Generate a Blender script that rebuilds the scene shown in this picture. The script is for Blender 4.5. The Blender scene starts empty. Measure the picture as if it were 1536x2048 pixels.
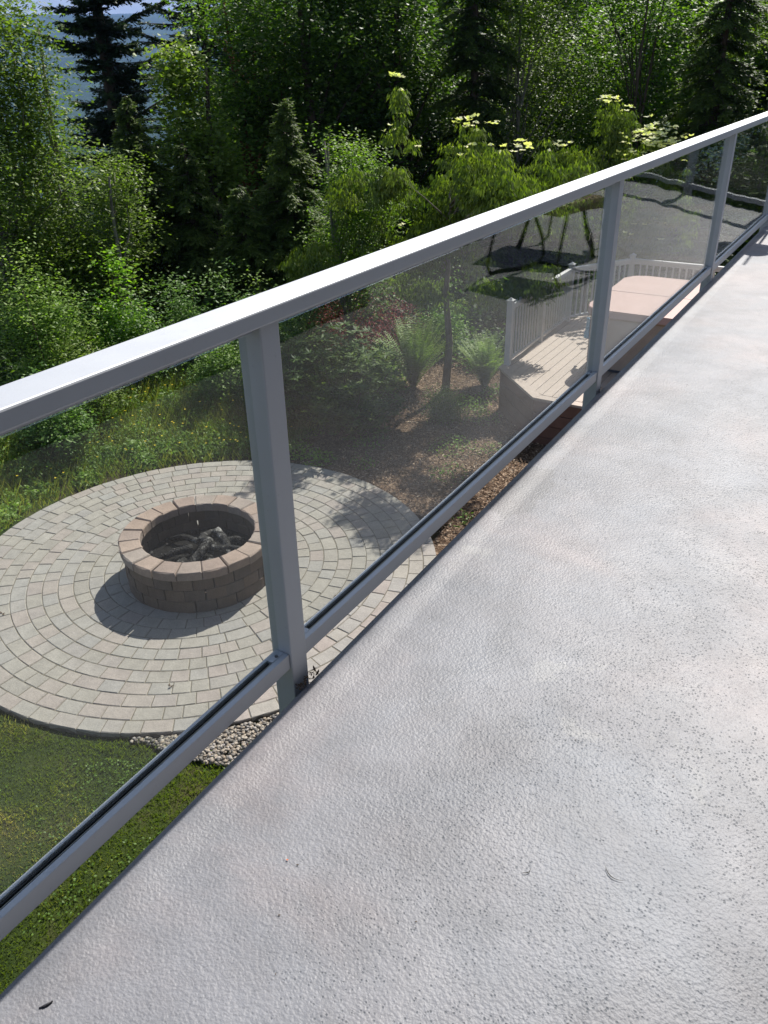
import bpy, bmesh, math, random
import numpy as np
from mathutils import Vector, Matrix, noise

random.seed(7)
RNG = np.random.default_rng(11)
R = math.radians
PI = math.pi
S = bpy.context.scene
C = S.collection

# ---------------------------------------------------------------- camera
CAM = (1.0, 0.0, 1.368)
cam_data = bpy.data.cameras.new('camera')
cam_data.sensor_fit = 'VERTICAL'
cam_data.sensor_height = 24.0
cam_data.lens = 1622.45 / 2048 * 24.0
cam_data.clip_start = 0.05
cam_data.clip_end = 40000
cam = bpy.data.objects.new('camera', cam_data)
C.objects.link(cam)
_p, _r, _y = 0.5106352, -0.0231477, 0.5515952
fw = Vector((-math.sin(_y) * math.cos(_p), math.cos(_y) * math.cos(_p), -math.sin(_p)))
rt = fw.cross(Vector((0, 0, 1))).normalized()
up = rt.cross(fw)
rt2 = rt * math.cos(_r) + up * math.sin(_r)
up2 = up * math.cos(_r) - rt * math.sin(_r)
cam.matrix_world = Matrix(((rt2.x, up2.x, -fw.x, CAM[0]), (rt2.y, up2.y, -fw.y, CAM[1]),
                           (rt2.z, up2.z, -fw.z, CAM[2]), (0, 0, 0, 1)))
S.camera = cam

# ---------------------------------------------------------------- light
SUN_TO = Vector((-0.027, 0.93, 1.0)).normalized()
elev = math.asin(SUN_TO.z)
azim = math.atan2(SUN_TO.x, SUN_TO.y)
w = bpy.data.worlds.new('World')
S.world = w
w.use_nodes = True
nt = w.node_tree
nt.nodes.clear()
out = nt.nodes.new('ShaderNodeOutputWorld')
bg = nt.nodes.new('ShaderNodeBackground')
sky = nt.nodes.new('ShaderNodeTexSky')
sky.sky_type = 'NISHITA'
sky.sun_disc = False
sky.sun_elevation = elev
sky.sun_rotation = azim
sky.altitude = 150
sky.air_density = 1.0
sky.dust_density = 1.2
tc = nt.nodes.new('ShaderNodeTexCoord')
mp = nt.nodes.new('ShaderNodeMapping')
mp.inputs['Scale'].default_value = (1.0, 1.0, 4.5)
nz = nt.nodes.new('ShaderNodeTexNoise')
nz.inputs['Scale'].default_value = 2.6
nz.inputs['Detail'].default_value = 7
nz.inputs['Roughness'].default_value = 0.62
rp = nt.nodes.new('ShaderNodeValToRGB')
rp.color_ramp.elements[0].position = 0.52
rp.color_ramp.elements[1].position = 0.68
mx = nt.nodes.new('ShaderNodeMix')
mx.data_type = 'RGBA'
mx.inputs[7].default_value = (8.8, 9.1, 9.6, 1)
nt.links.new(tc.outputs['Generated'], mp.inputs['Vector'])
nt.links.new(mp.outputs[0], nz.inputs['Vector'])
sz = nt.nodes.new('ShaderNodeSeparateXYZ')
nt.links.new(tc.outputs['Generated'], sz.inputs[0])
mr = nt.nodes.new('ShaderNodeMapRange')
mr.inputs['From Min'].default_value = 0.0
mr.inputs['From Max'].default_value = 0.3
mr.inputs['To Min'].default_value = 0.24
mr.inputs['To Max'].default_value = 0.0
nt.links.new(sz.outputs[2], mr.inputs['Value'])
ad = nt.nodes.new('ShaderNodeMath')
ad.operation = 'ADD'
nt.links.new(nz.outputs['Fac'], ad.inputs[0])
nt.links.new(mr.outputs[0], ad.inputs[1])
nt.links.new(ad.outputs[0], rp.inputs[0])
nt.links.new(rp.outputs[0], mx.inputs[0])
nt.links.new(sky.outputs[0], mx.inputs[6])
nt.links.new(mx.outputs[2], bg.inputs['Color'])
bg.inputs['Strength'].default_value = 0.075
nt.links.new(bg.outputs[0], out.inputs['Surface'])

sun = bpy.data.lights.new('sun', 'SUN')
sun.energy = 5.0
sun.angle = R(0.53)
sun.color = (1.0, 0.955, 0.89)
so = bpy.data.objects.new('sun', sun)
C.objects.link(so)
so.rotation_euler = (-SUN_TO).to_track_quat('-Z', 'Y').to_euler()
S.view_settings.view_transform = 'Standard'
S.view_settings.look = 'None'
S.view_settings.exposure = 0.72
S.view_settings.gamma = 1.0
S.view_settings.use_curve_mapping = False
S.cycles.max_bounces = 10
S.cycles.transparent_max_bounces = 24
S.cycles.volume_bounces = 0
S.cycles.transmission_bounces = 4
S.cycles.diffuse_bounces = 3
S.cycles.sample_clamp_indirect = 6.0


# ---------------------------------------------------------------- node helpers
class NT:
    def __init__(self, name):
        self.m = bpy.data.materials.new(name)
        self.m.use_nodes = True
        self.t = self.m.node_tree
        self.t.nodes.clear()
        self.out = self.t.nodes.new('ShaderNodeOutputMaterial')

    def n(self, kind, **kw):
        nd = self.t.nodes.new(kind)
        for k, v in kw.items():
            if hasattr(nd, k):
                setattr(nd, k, v)
            else:
                nd.inputs[k.replace('_', ' ')].default_value = v
        return nd

    def l(self, a, b):
        self.t.links.new(a, b)

    def coords(self, scale=(1, 1, 1), kind='Object', rot=(0, 0, 0)):
        c = self.n('ShaderNodeTexCoord')
        m = self.n('ShaderNodeMapping')
        m.inputs['Scale'].default_value = scale
        m.inputs['Rotation'].default_value = rot
        self.l(c.outputs[kind], m.inputs['Vector'])
        return m.outputs[0]

    def noise(self, vec, scale, detail=4, rough=0.55, dist=0.0):
        nd = self.n('ShaderNodeTexNoise')
        nd.inputs['Scale'].default_value = scale
        nd.inputs['Detail'].default_value = detail
        nd.inputs['Roughness'].default_value = rough
        nd.inputs['Distortion'].default_value = dist
        if vec is not None:
            self.l(vec, nd.inputs['Vector'])
        return nd.outputs['Fac']

    def voro(self, vec, scale, feature='F1', rnd=1.0):
        nd = self.n('ShaderNodeTexVoronoi')
        nd.feature = feature
        nd.inputs['Scale'].default_value = scale
        nd.inputs['Randomness'].default_value = rnd
        self.l(vec, nd.inputs['Vector'])
        return nd

    def ramp(self, fac, stops, interp='LINEAR'):
        nd = self.n('ShaderNodeValToRGB')
        nd.color_ramp.interpolation = interp
        e = nd.color_ramp.elements
        while len(e) < len(stops):
            e.new(0.5)
        for i, (p, c) in enumerate(stops):
            e[i].position = p
            if not isinstance(c, (tuple, list)):
                c = (c, c, c)
            e[i].color = (*c[:3], 1)
        self.l(fac, nd.inputs[0])
        return nd.outputs[0]

    def mix(self, fac, a, b, blend='MIX'):
        nd = self.n('ShaderNodeMix')
        nd.data_type = 'RGBA'
        nd.blend_type = blend
        nd.clamp_result = False
        for k, v in ((0, fac), (6, a), (7, b)):
            sock = nd.inputs[k]
            if isinstance(v, (int, float)):
                sock.default_value = v if k == 0 else (v, v, v, 1)
            elif isinstance(v, (tuple, list)):
                sock.default_value = (*v[:3], 1)
            else:
                self.l(v, sock)
        return nd.outputs[2]

    def math(self, op, a, b=None, clamp=False):
        nd = self.n('ShaderNodeMath')
        nd.operation = op
        nd.use_clamp = clamp
        for i, v in enumerate((a, b)):
            if v is None:
                continue
            if isinstance(v, (int, float)):
                nd.inputs[i].default_value = v
            else:
                self.l(v, nd.inputs[i])
        return nd.outputs[0]

    def bump(self, height, strength=0.3, dist=0.01, normal=None):
        nd = self.n('ShaderNodeBump')
        nd.inputs['Strength'].default_value = strength
        nd.inputs['Distance'].default_value = dist
        self.l(height, nd.inputs['Height'])
        if normal is not None:
            self.l(normal, nd.inputs['Normal'])
        return nd.outputs[0]

    def bsdf(self, color, rough=0.6, normal=None, metal=0.0, spec=0.5, link=True):
        b = self.n('ShaderNodeBsdfPrincipled')
        for nm, v in (('Base Color', color), ('Roughness', rough), ('Metallic', metal), ('Specular IOR Level', spec)):
            s = b.inputs[nm]
            if isinstance(v, (int, float)):
                s.default_value = v
            elif isinstance(v, (tuple, list)):
                s.default_value = (*v[:3], 1)
            else:
                self.l(v, s)
        if normal is not None:
            self.l(normal, b.inputs['Normal'])
        if link:
            self.l(b.outputs[0], self.out.inputs['Surface'])
        return b.outputs[0]


# ---------------------------------------------------------------- materials
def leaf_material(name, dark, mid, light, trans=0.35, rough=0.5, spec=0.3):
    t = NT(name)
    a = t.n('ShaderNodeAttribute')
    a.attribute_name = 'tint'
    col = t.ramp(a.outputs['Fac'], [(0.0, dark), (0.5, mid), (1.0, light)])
    big = t.noise(t.coords(), 0.9, 2)
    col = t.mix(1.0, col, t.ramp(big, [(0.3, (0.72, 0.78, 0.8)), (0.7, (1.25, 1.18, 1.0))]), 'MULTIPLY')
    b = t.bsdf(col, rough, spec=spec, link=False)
    tr = t.n('ShaderNodeBsdfTranslucent')
    tc_ = t.mix(1.0, col, (1.5, 1.75, 0.6), 'MULTIPLY')
    t.l(tc_, tr.inputs['Color'])
    ms = t.n('ShaderNodeMixShader')
    ms.inputs[0].default_value = trans
    t.l(b, ms.inputs[1])
    t.l(tr.outputs[0], ms.inputs[2])
    t.l(ms.outputs[0], t.out.inputs['Surface'])
    return t.m


M = {}
M['leaf_alder'] = leaf_material('leaf_alder', (0.05, 0.085, 0.014), (0.11, 0.17, 0.025), (0.19, 0.26, 0.05), 0.42)
M['leaf_maple'] = leaf_material('leaf_maple', (0.04, 0.09, 0.012), (0.095, 0.175, 0.022), (0.17, 0.26, 0.035), 0.46)
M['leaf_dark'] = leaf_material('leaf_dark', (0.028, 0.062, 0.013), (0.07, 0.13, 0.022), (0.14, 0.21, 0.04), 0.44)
M['leaf_lime'] = leaf_material('leaf_lime', (0.07, 0.16, 0.012), (0.14, 0.27, 0.02), (0.22, 0.37, 0.03), 0.45)
M['leaf_bramble'] = leaf_material('leaf_bramble', (0.045, 0.1, 0.02), (0.105, 0.2, 0.045), (0.19, 0.29, 0.08), 0.38)
M['leaf_dogwood'] = leaf_material('leaf_dogwood', (0.055, 0.095, 0.014), (0.115, 0.165, 0.026), (0.19, 0.235, 0.05), 0.38)
M['leaf_rhodo'] = leaf_material('leaf_rhodo', (0.025, 0.055, 0.014), (0.06, 0.11, 0.025), (0.15, 0.22, 0.05), 0.28, 0.55, 0.2)
M['leaf_fern'] = leaf_material('leaf_fern', (0.06, 0.12, 0.018), (0.14, 0.23, 0.04), (0.3, 0.38, 0.12), 0.4)
M['leaf_red'] = leaf_material('leaf_red', (0.06, 0.01, 0.012), (0.19, 0.022, 0.025), (0.4, 0.05, 0.045), 0.35)
M['leaf_fir'] = leaf_material('leaf_fir', (0.018, 0.036, 0.016), (0.035, 0.065, 0.026), (0.075, 0.115, 0.045), 0.18, 0.55, 0.3)
M['leaf_cedar'] = leaf_material('leaf_cedar', (0.035, 0.065, 0.015), (0.085, 0.13, 0.028), (0.18, 0.22, 0.05), 0.42, 0.55, 0.3)
M['leaf_weed'] = leaf_material('leaf_weed', (0.07, 0.13, 0.02), (0.14, 0.24, 0.04), (0.24, 0.34, 0.08), 0.4)
M['blade'] = leaf_material('blade', (0.06, 0.1, 0.014), (0.15, 0.18, 0.035), (0.4, 0.33, 0.16), 0.4, 0.6, 0.2)
M['petal'] = leaf_material('petal', (0.6, 0.6, 0.32), (0.75, 0.74, 0.46), (0.85, 0.84, 0.62), 0.3, 0.6, 0.2)
M['yellow'] = leaf_material('yellow', (0.6, 0.42, 0.02), (0.75, 0.55, 0.03), (0.8, 0.65, 0.05), 0.3, 0.6, 0.2)


def mat_bark(name, c1, c2, scale=6):
    t = NT(name)
    v = t.coords((1, 1, 0.25))
    f = t.noise(v, scale, 6, 0.65)
    t.bsdf(t.ramp(f, [(0.35, c1), (0.65, c2)]), 0.9, t.bump(f, 0.6, 0.03), spec=0.2)
    return t.m


M['bark'] = mat_bark('bark', (0.035, 0.025, 0.018), (0.13, 0.1, 0.075))
M['bark_red'] = mat_bark('bark_red', (0.09, 0.035, 0.018), (0.28, 0.12, 0.06), 3)
M['bark_grey'] = mat_bark('bark_grey', (0.1, 0.09, 0.075), (0.26, 0.24, 0.2))


def mat_deck():
    t = NT('deck_coating')
    v = t.coords()
    big = t.noise(v, 1.3, 5, 0.6, 0.4)
    col = t.ramp(big, [(0.32, (0.176, 0.188, 0.21)), (0.5, (0.203, 0.204, 0.219)), (0.68, (0.252, 0.224, 0.226))])
    sm = t.noise(v, 9, 5, 0.65)
    col = t.mix(1.0, col, t.ramp(sm, [(0.3, 0.87), (0.65, 1.04)]), 'MULTIPLY')
    smu = t.math('MULTIPLY', t.noise(v, 2.6, 7, 0.7, 0.6), t.noise(v, 0.9, 3, 0.5))
    col = t.mix(1.0, col, t.ramp(smu, [(0.2, 1.02), (0.27, 0.98), (0.34, 0.86)]), 'MULTIPLY')
    # stains: a darker, wetter-looking patch or two with an outline of their own
    st = t.noise(v, 2.1, 6, 0.6, 1.2)
    col = t.mix(t.ramp(st, [(0.645, 0), (0.665, 0.32)]), col, (0.3, 0.3, 0.29))
    # damp patch by the railing
    sp = t.n('ShaderNodeVectorMath')
    sp.operation = 'DISTANCE'
    wv = t.n('ShaderNodeMapping')
    wv.inputs['Scale'].default_value = (1.5, 0.6, 1)
    t.l(v, wv.inputs['Vector'])
    t.l(wv.outputs[0], sp.inputs[0])
    sp.inputs[1].default_value = (0.08 * 1.5, 2.46 * 0.6, 0)
    dd = t.math('ADD', sp.outputs['Value'], t.math('MULTIPLY', t.noise(v, 14, 5, 0.65), 0.16))
    col = t.mix(t.ramp(dd, [(0.2, 0.42), (0.212, 0.0)]), col, (0.1, 0.1, 0.1))
    # worn-through grit: little dark pits in clusters
    vo = t.voro(v, 150)
    cm = t.ramp(t.noise(v, 3.2, 6, 0.62, 0.3), [(0.46, 1.0), (0.62, 0.84)])
    col = t.mix(1.0, col, cm, 'MULTIPLY')
    pit = t.ramp(vo.outputs['Distance'], [(0.18, 1), (0.38, 0)])
    cl = t.math('MULTIPLY', t.noise(v, 3.2, 6, 0.62, 0.3), t.noise(v, 34, 2))
    cl = t.ramp(cl, [(0.19, 0), (0.245, 1)])
    sc = t.n('ShaderNodeSeparateColor')
    t.l(vo.outputs['Color'], sc.inputs[0])
    pick = t.math('GREATER_THAN', sc.outputs[0], 0.55)
    # worn zone lies where people walk, along the middle of the deck
    sx = t.n('ShaderNodeSeparateXYZ')
    t.l(v, sx.inputs[0])
    walk = t.ramp(sx.outputs[0], [(0.12, 0.12), (0.55, 1)])
    dots = t.math('MULTIPLY', t.math('MULTIPLY', pit, cl), t.math('MULTIPLY', pick, walk))
    col = t.mix(t.math('MULTIPLY', dots, 0.75), col, (0.055, 0.065, 0.075))
    # orange-peel coating relief
    b1 = t.voro(v, 155, 'SMOOTH_F1')
    b2 = t.noise(v, 260, 2, 0.5)
    b3 = t.noise(v, 26, 3, 0.5)
    h = t.math('ADD', t.math('MULTIPLY', b1.outputs['Distance'], -0.9), t.math('MULTIPLY', b2, 0.7))
    h = t.math('ADD', h, t.math('MULTIPLY', b3, 0.35))
    h = t.math('SUBTRACT', h, 0.2)
    rel = t.math('MULTIPLY', h, t.ramp(t.noise(v, 2.2, 3), [(0.3, 0.55), (0.7, 1)]))
    rel = t.math('SUBTRACT', rel, t.math('MULTIPLY', dots, 0.4))
    rg = t.ramp(t.noise(v, 5, 4), [(0.3, 0.48), (0.7, 0.54)])
    t.bsdf(col, rg, t.bump(rel, 0.45, 0.004), spec=0.36)
    return t.m


M['deck'] = mat_deck()


def mat_plain(name, col, rough=0.5, metal=0.0, var=0.06, scale=8, bump=0.0, spec=0.5, rnd=0.0):
    t = NT(name)
    v = t.coords()
    f = t.noise(v, scale, 5, 0.6)
    c = t.mix(1.0, col, t.ramp(f, [(0.3, 1 - var), (0.7, 1 + var)]), 'MULTIPLY')
    if rnd:
        oi = t.n('ShaderNodeObjectInfo')
        c = t.mix(1.0, c, t.ramp(oi.outputs['Random'], [(0, 1 - rnd), (1, 1 + rnd)]), 'MULTIPLY')
    nrm = t.bump(t.noise(v, scale * 12, 3), bump, 0.002) if bump else None
    t.bsdf(c, rough, nrm, metal, spec)
    return t.m


def mat_rail():
    t = NT('rail_paint')
    v = t.coords()
    f = t.noise(v, 4, 5, 0.6)
    c = t.ramp(f, [(0.3, (0.475, 0.492, 0.515)), (0.7, (0.515, 0.532, 0.555))])
    d = t.noise(v, 60, 4, 0.7)
    c = t.mix(t.ramp(d, [(0.62, 0), (0.75, 0.25)]), c, (0.25, 0.25, 0.23))
    t.bsdf(c, t.ramp(f, [(0.3, 0.5), (0.7, 0.58)]), t.bump(t.noise(v, 500, 2), 0.12, 0.001), 0.38)
    return t.m


M['rail'] = mat_rail()
M['gasket'] = mat_plain('gasket', (0.015, 0.016, 0.017), 0.5)
M['channel_metal'] = mat_plain('channel_metal', (0.3, 0.29, 0.24), 0.3, 0.8)


def mat_glass():
    t = NT('pane_glass')
    v = t.coords((1, 1, 1))
    geo = t.n('ShaderNodeNewGeometry')
    ior = t.math('SUBTRACT', 1.52, t.math('MULTIPLY', geo.outputs['Backfacing'], 1.52 - 1 / 1.52))
    wob = t.bump(t.noise(v, 2.6, 0, 0.4), 0.03, 0.08)
    fr = t.n('ShaderNodeFresnel')
    t.l(ior, fr.inputs['IOR'])
    fac = t.math('MULTIPLY', fr.outputs[0], 0.72, True)
    tr = t.n('ShaderNodeBsdfTransparent')
    tr.inputs['Color'].default_value = (0.945, 0.962, 0.95, 1)
    gl = t.n('ShaderNodeBsdfGlossy')
    gl.inputs['Roughness'].default_value = 0.0
    t.l(wob, gl.inputs['Normal'])
    ms = t.n('ShaderNodeMixShader')
    t.l(fac, ms.inputs[0])
    t.l(tr.outputs[0], ms.inputs[1])
    t.l(gl.outputs[0], ms.inputs[2])
    # a thin film of dust and dried water spots
    df = t.n('ShaderNodeBsdfDiffuse')
    df.inputs['Color'].default_value = (0.5, 0.5, 0.48, 1)
    dn = t.math('ADD', t.ramp(t.noise(v, 3.5, 5, 0.6), [(0.35, 0.002), (0.7, 0.008)]),
                t.ramp(t.noise(v, 110, 3, 0.7), [(0.66, 0.0), (0.78, 0.04)]))
    m2 = t.n('ShaderNodeMixShader')
    t.l(dn, m2.inputs[0])
    t.l(ms.outputs[0], m2.inputs[1])
    t.l(df.outputs[0], m2.inputs[2])
    t.l(m2.outputs[0], t.out.inputs['Surface'])
    return t.m


M['glass'] = mat_glass()


def mat_paver(name, stops, rough=0.85):
    t = NT(name)
    oi = t.n('ShaderNodeObjectInfo')
    c = t.ramp(oi.outputs['Random'], stops)
    v = t.coords()
    n1 = t.noise(v, 6, 6, 0.7)
    n2 = t.noise(v, 60, 5, 0.7)
    c = t.mix(1.0, c, t.ramp(n1, [(0.3, 0.82), (0.7, 1.13)]), 'MULTIPLY')
    c = t.mix(1.0, c, t.ramp(n2, [(0.3, 0.84), (0.7, 1.1)]), 'MULTIPLY')
    h = t.math('ADD', t.math('MULTIPLY', n2, 0.4), t.noise(v, 18, 5, 0.6))
    t.bsdf(c, rough, t.bump(h, 0.5, 0.01), spec=0.25)
    return t.m


PAVE = [(0.0, (0.275, 0.256, 0.225)), (0.3, (0.305, 0.284, 0.247)), (0.55, (0.285, 0.272, 0.25)),
        (0.75, (0.31, 0.278, 0.245)), (0.9, (0.3, 0.262, 0.235)), (1.0, (0.278, 0.27, 0.252))]
M['paver'] = mat_paver('paver', PAVE)
M['paver_mix'] = mat_paver('paver_mix', PAVE)
M['cap_stone'] = mat_paver('cap_stone', [(0.0, (0.28, 0.21, 0.168)), (0.35, (0.315, 0.245, 0.2)), (0.7, (0.26, 0.2, 0.168)), (1.0, (0.29, 0.245, 0.212))], 0.9)
M['wall_block'] = mat_paver('wall_block', [(0.0, (0.115, 0.085, 0.065)), (0.4, (0.16, 0.118, 0.088)), (0.7, (0.105, 0.08, 0.065)), (1.0, (0.135, 0.108, 0.09))], 0.9)
M['joint'] = mat_plain('joint_sand', (0.15, 0.135, 0.105), 0.95, var=0.3, scale=30, spec=0.1)
M['patio_side'] = mat_plain('patio_side', (0.1, 0.085, 0.065), 0.95, var=0.3, scale=20, spec=0.1)


def mat_log():
    t = NT('charred_log')
    v = t.coords((1, 1, 1))
    n1 = t.noise(v, 9, 5, 0.7, 0.5)
    vo = t.voro(v, 42)
    crack = t.ramp(vo.outputs['Distance'], [(0.1, 1), (0.5, 0)])
    oi = t.n('ShaderNodeObjectInfo')
    lvl = t.math('ADD', n1, t.math('MULTIPLY', oi.outputs['Random'], 0.12))
    c = t.ramp(lvl, [(0.46, (0.01, 0.0095, 0.009)), (0.6, (0.035, 0.032, 0.029)), (0.68, (0.3, 0.29, 0.27)), (0.74, (0.5, 0.49, 0.47))])
    c = t.mix(1.0, c, t.ramp(crack, [(0, 0.35), (1, 1.2)]), 'MULTIPLY')
    t.bsdf(c, 0.8, t.bump(crack, 0.7, 0.02), spec=0.3)
    return t.m


M['log'] = mat_log()
M['ash'] = mat_plain('ash_bed', (0.012, 0.0115, 0.011), 0.95, var=0.6, scale=25, bump=0.8, spec=0.1)
M['char'] = mat_plain('charcoal', (0.016, 0.0155, 0.015), 0.8, var=0.7, scale=30, bump=0.4, rnd=0.5)


def mat_ground():
    t = NT('ground_soil')
    v = t.coords()
    f = t.noise(v, 0.8, 6, 0.65, 0.3)
    f2 = t.noise(v, 40, 5, 0.75)
    c = t.ramp(f, [(0.35, (0.05, 0.042, 0.024)), (0.6, (0.075, 0.06, 0.035))])
    c = t.mix(1.0, c, t.ramp(f2, [(0.3, 0.5), (0.7, 1.5)]), 'MULTIPLY')
    t.bsdf(c, 0.95, t.bump(f2, 0.8, 0.02), spec=0.1)
    return t.m


M['ground'] = mat_ground()


def mat_lawn():
    t = NT('lawn_soil')
    v = t.coords()
    f = t.noise(v, 1.4, 6, 0.65, 0.3)
    f2 = t.noise(v, 55, 5, 0.75)
    c = t.ramp(f, [(0.35, (0.03, 0.055, 0.012)), (0.55, (0.06, 0.085, 0.02)), (0.7, (0.1, 0.09, 0.04))])
    c = t.mix(1.0, c, t.ramp(f2, [(0.3, 0.4), (0.7, 1.4)]), 'MULTIPLY')
    t.bsdf(c, 0.95, t.bump(f2, 1.0, 0.03), spec=0.1)
    return t.m


M['lawn'] = mat_lawn()


def mat_mulch():
    t = NT('mulch')
    v = t.coords()
    vo = t.voro(v, 38)
    sc = t.n('ShaderNodeSeparateColor')
    t.l(vo.outputs['Color'], sc.inputs[0])
    c = t.ramp(sc.outputs[0], [(0, (0.06, 0.038, 0.025)), (0.5, (0.13, 0.085, 0.055)), (0.85, (0.2, 0.14, 0.095)), (1, (0.33, 0.25, 0.18))])
    c = t.mix(1.0, c, t.ramp(t.noise(v, 1.2, 5), [(0.3, 0.65), (0.7, 1.25)]), 'MULTIPLY')
    t.bsdf(c, 0.95, t.bump(vo.outputs['Distance'], 1.0, 0.02), spec=0.1)
    return t.m


M['mulch'] = mat_mulch()


def attr_mat(name, stops, rough=0.85, spec=0.2):
    t = NT(name)
    a = t.n('ShaderNodeAttribute')
    a.attribute_name = 'tint'
    t.bsdf(t.ramp(a.outputs['Fac'], stops), rough, spec=spec)
    return t.m


M['chips'] = attr_mat('bark_chip', [(0, (0.05, 0.03, 0.02)), (0.5, (0.16, 0.105, 0.07)), (0.85, (0.32, 0.235, 0.16)), (1, (0.5, 0.41, 0.31))])
M['pebble'] = attr_mat('pebble', [(0, (0.07, 0.066, 0.06)), (0.3, (0.15, 0.135, 0.115)), (0.6, (0.24, 0.195, 0.145)), (0.85, (0.36, 0.32, 0.26)),
                                  (1, (0.2, 0.19, 0.19))], 0.6, 0.4)


def mat_forest_far():
    t = NT('far_forest')
    v = t.coords()
    f = t.noise(v, 0.012, 8, 0.7, 0.4)
    g = t.noise(v, 0.0016, 5, 0.6, 0.5)
    c = t.ramp(f, [(0.35, (0.012, 0.026, 0.012)), (0.65, (0.05, 0.085, 0.035))])
    c = t.mix(t.ramp(g, [(0.64, 0), (0.68, 1)]), c, (0.17, 0.19, 0.1))
    t.bsdf(c, 0.95, t.bump(f, 1.0, 14), spec=0.05)
    return t.m


M['forest_far'] = mat_forest_far()
M['low_board'] = mat_plain('deck_board_paint', (0.36, 0.285, 0.235), 0.6, var=0.08, scale=14, bump=0.25, rnd=0.05)
M['skirt'] = mat_plain('red_brown_paint', (0.15, 0.075, 0.052), 0.65, var=0.15, scale=6, bump=0.2, rnd=0.08)
M['white_paint'] = mat_plain('white_paint', (0.5, 0.5, 0.49), 0.5, var=0.06, scale=10)
M['tub_cover'] = mat_plain('rose_vinyl', (0.44, 0.28, 0.25), 0.45, var=0.06, scale=3, bump=0.1)
M['tub_wood'] = mat_plain('tub_cabinet_panel', (0.37, 0.29, 0.23), 0.6, var=0.12, scale=5, bump=0.2, rnd=0.04)
M['blue_cloth'] = mat_plain('blue_cloth', (0.09, 0.32, 0.5), 0.85, var=0.12, scale=20, bump=0.3)
M['siding'] = mat_plain('grey_siding', (0.1, 0.105, 0.1), 0.65, var=0.08, scale=3, bump=0.15)
M['dark_glass'] = mat_plain('window_glass', (0.02, 0.024, 0.028), 0.06)
M['trim'] = mat_plain('white_trim', (0.55, 0.55, 0.53), 0.5)
M['iron'] = mat_plain('black_iron', (0.03, 0.03, 0.032), 0.4, 0.6)
M['cushion'] = mat_plain('brown_cushion', (0.3, 0.2, 0.12), 0.85, var=0.15, scale=30, bump=0.4)
M['fascia'] = mat_plain('slate_fascia', (0.075, 0.085, 0.11), 0.5)
M['debris'] = mat_plain('dried_leaf', (0.09, 0.06, 0.035), 0.9, var=0.4, scale=60, bump=0.4)
M['feather'] = mat_plain('feather', (0.012, 0.012, 0.018), 0.6)
M['twig'] = mat_plain('dark_twig', (0.05, 0.045, 0.03), 0.9)
M['screw'] = mat_plain('screw_head', (0.2, 0.2, 0.2), 0.35, 0.8)
M['orange'] = mat_plain('orange_bit', (0.5, 0.12, 0.03), 0.8)
M['brass'] = mat_plain('feeder_roof', (0.06, 0.07, 0.06), 0.4, 0.5)


# ---------------------------------------------------------------- object helpers
def tag(o, label=None, cat=None, group=None, kind=None):
    if label:
        o['label'] = label
    if cat:
        o['category'] = cat
    if group:
        o['group'] = group
    if kind:
        o['kind'] = kind
    return o


def link(name, data, parent=None, loc=None):
    o = bpy.data.objects.new(name, data)
    C.objects.link(o)
    if parent is not None:
        o.parent = parent
    if loc is not None:
        o.location = loc
    return o


def thing(name, label, cat, loc=(0, 0, 0), rz=0.0, group=None):
    o = link(name, None, loc=loc)
    o.rotation_euler = (0, 0, rz)
    return tag(o, label, cat, group)


def mesh_np(name, V, F, mat, tint=None, smooth=False):
    """V: n x 3, F: m x 3 or m x 4"""
    V = np.asarray(V, dtype=np.float32)
    F = np.asarray(F, dtype=np.int32)
    k = F.shape[1]
    me = bpy.data.meshes.new(name)
    me.vertices.add(len(V))
    me.vertices.foreach_set('co', V.ravel())
    me.loops.add(F.size)
    me.loops.foreach_set('vertex_index', F.ravel())
    me.polygons.add(len(F))
    me.polygons.foreach_set('loop_start', np.arange(0, F.size, k, dtype=np.int32))
    try:
        me.polygons.foreach_set('loop_total', np.full(len(F), k, dtype=np.int32))
    except Exception:
        pass
    me.update(calc_edges=True)
    if tint is not None:
        at = me.attributes.new('tint', 'FLOAT', 'FACE')
        at.data.foreach_set('value', np.asarray(tint, dtype=np.float32))
    if smooth:
        me.polygons.foreach_set('use_smooth', np.ones(len(F), dtype=bool))
    me.materials.append(mat)
    return me


def bm_mesh(name, bm, mat, smooth=False):
    bmesh.ops.recalc_face_normals(bm, faces=bm.faces)
    me = bpy.data.meshes.new(name)
    bm.to_mesh(me)
    bm.free()
    for p in me.polygons:
        p.use_smooth = smooth
    mats = mat if isinstance(mat, (list, tuple)) else [mat]
    for m_ in mats:
        me.materials.append(m_)
    return me


def add_box(bm, x0, x1, y0, y1, z0, z1, bev=0.0, M4=None):
    r = bmesh.ops.create_cube(bm, size=1.0)
    vs = r['verts']
    for v in vs:
        v.co = Vector(((x0 + x1) / 2 + v.co.x * (x1 - x0), (y0 + y1) / 2 + v.co.y * (y1 - y0), (z0 + z1) / 2 + v.co.z * (z1 - z0)))
    if bev > 0:
        es = list({e for v in vs for e in v.link_edges})
        rr = bmesh.ops.bevel(bm, geom=es, offset=bev, segments=2, affect='EDGES', profile=0.5)
        vs = list({v for f in rr['faces'] for v in f.verts} | {v for v in vs if v.is_valid})
    if M4 is not None:
        for v in vs:
            v.co = M4 @ v.co
    return vs


def box(name, x0, x1, y0, y1, z0, z1, mat, parent=None, bev=0.0, M4=None):
    bm = bmesh.new()
    add_box(bm, x0, x1, y0, y1, z0, z1, bev, M4)
    return link(name, bm_mesh(name, bm, mat), parent)


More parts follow.
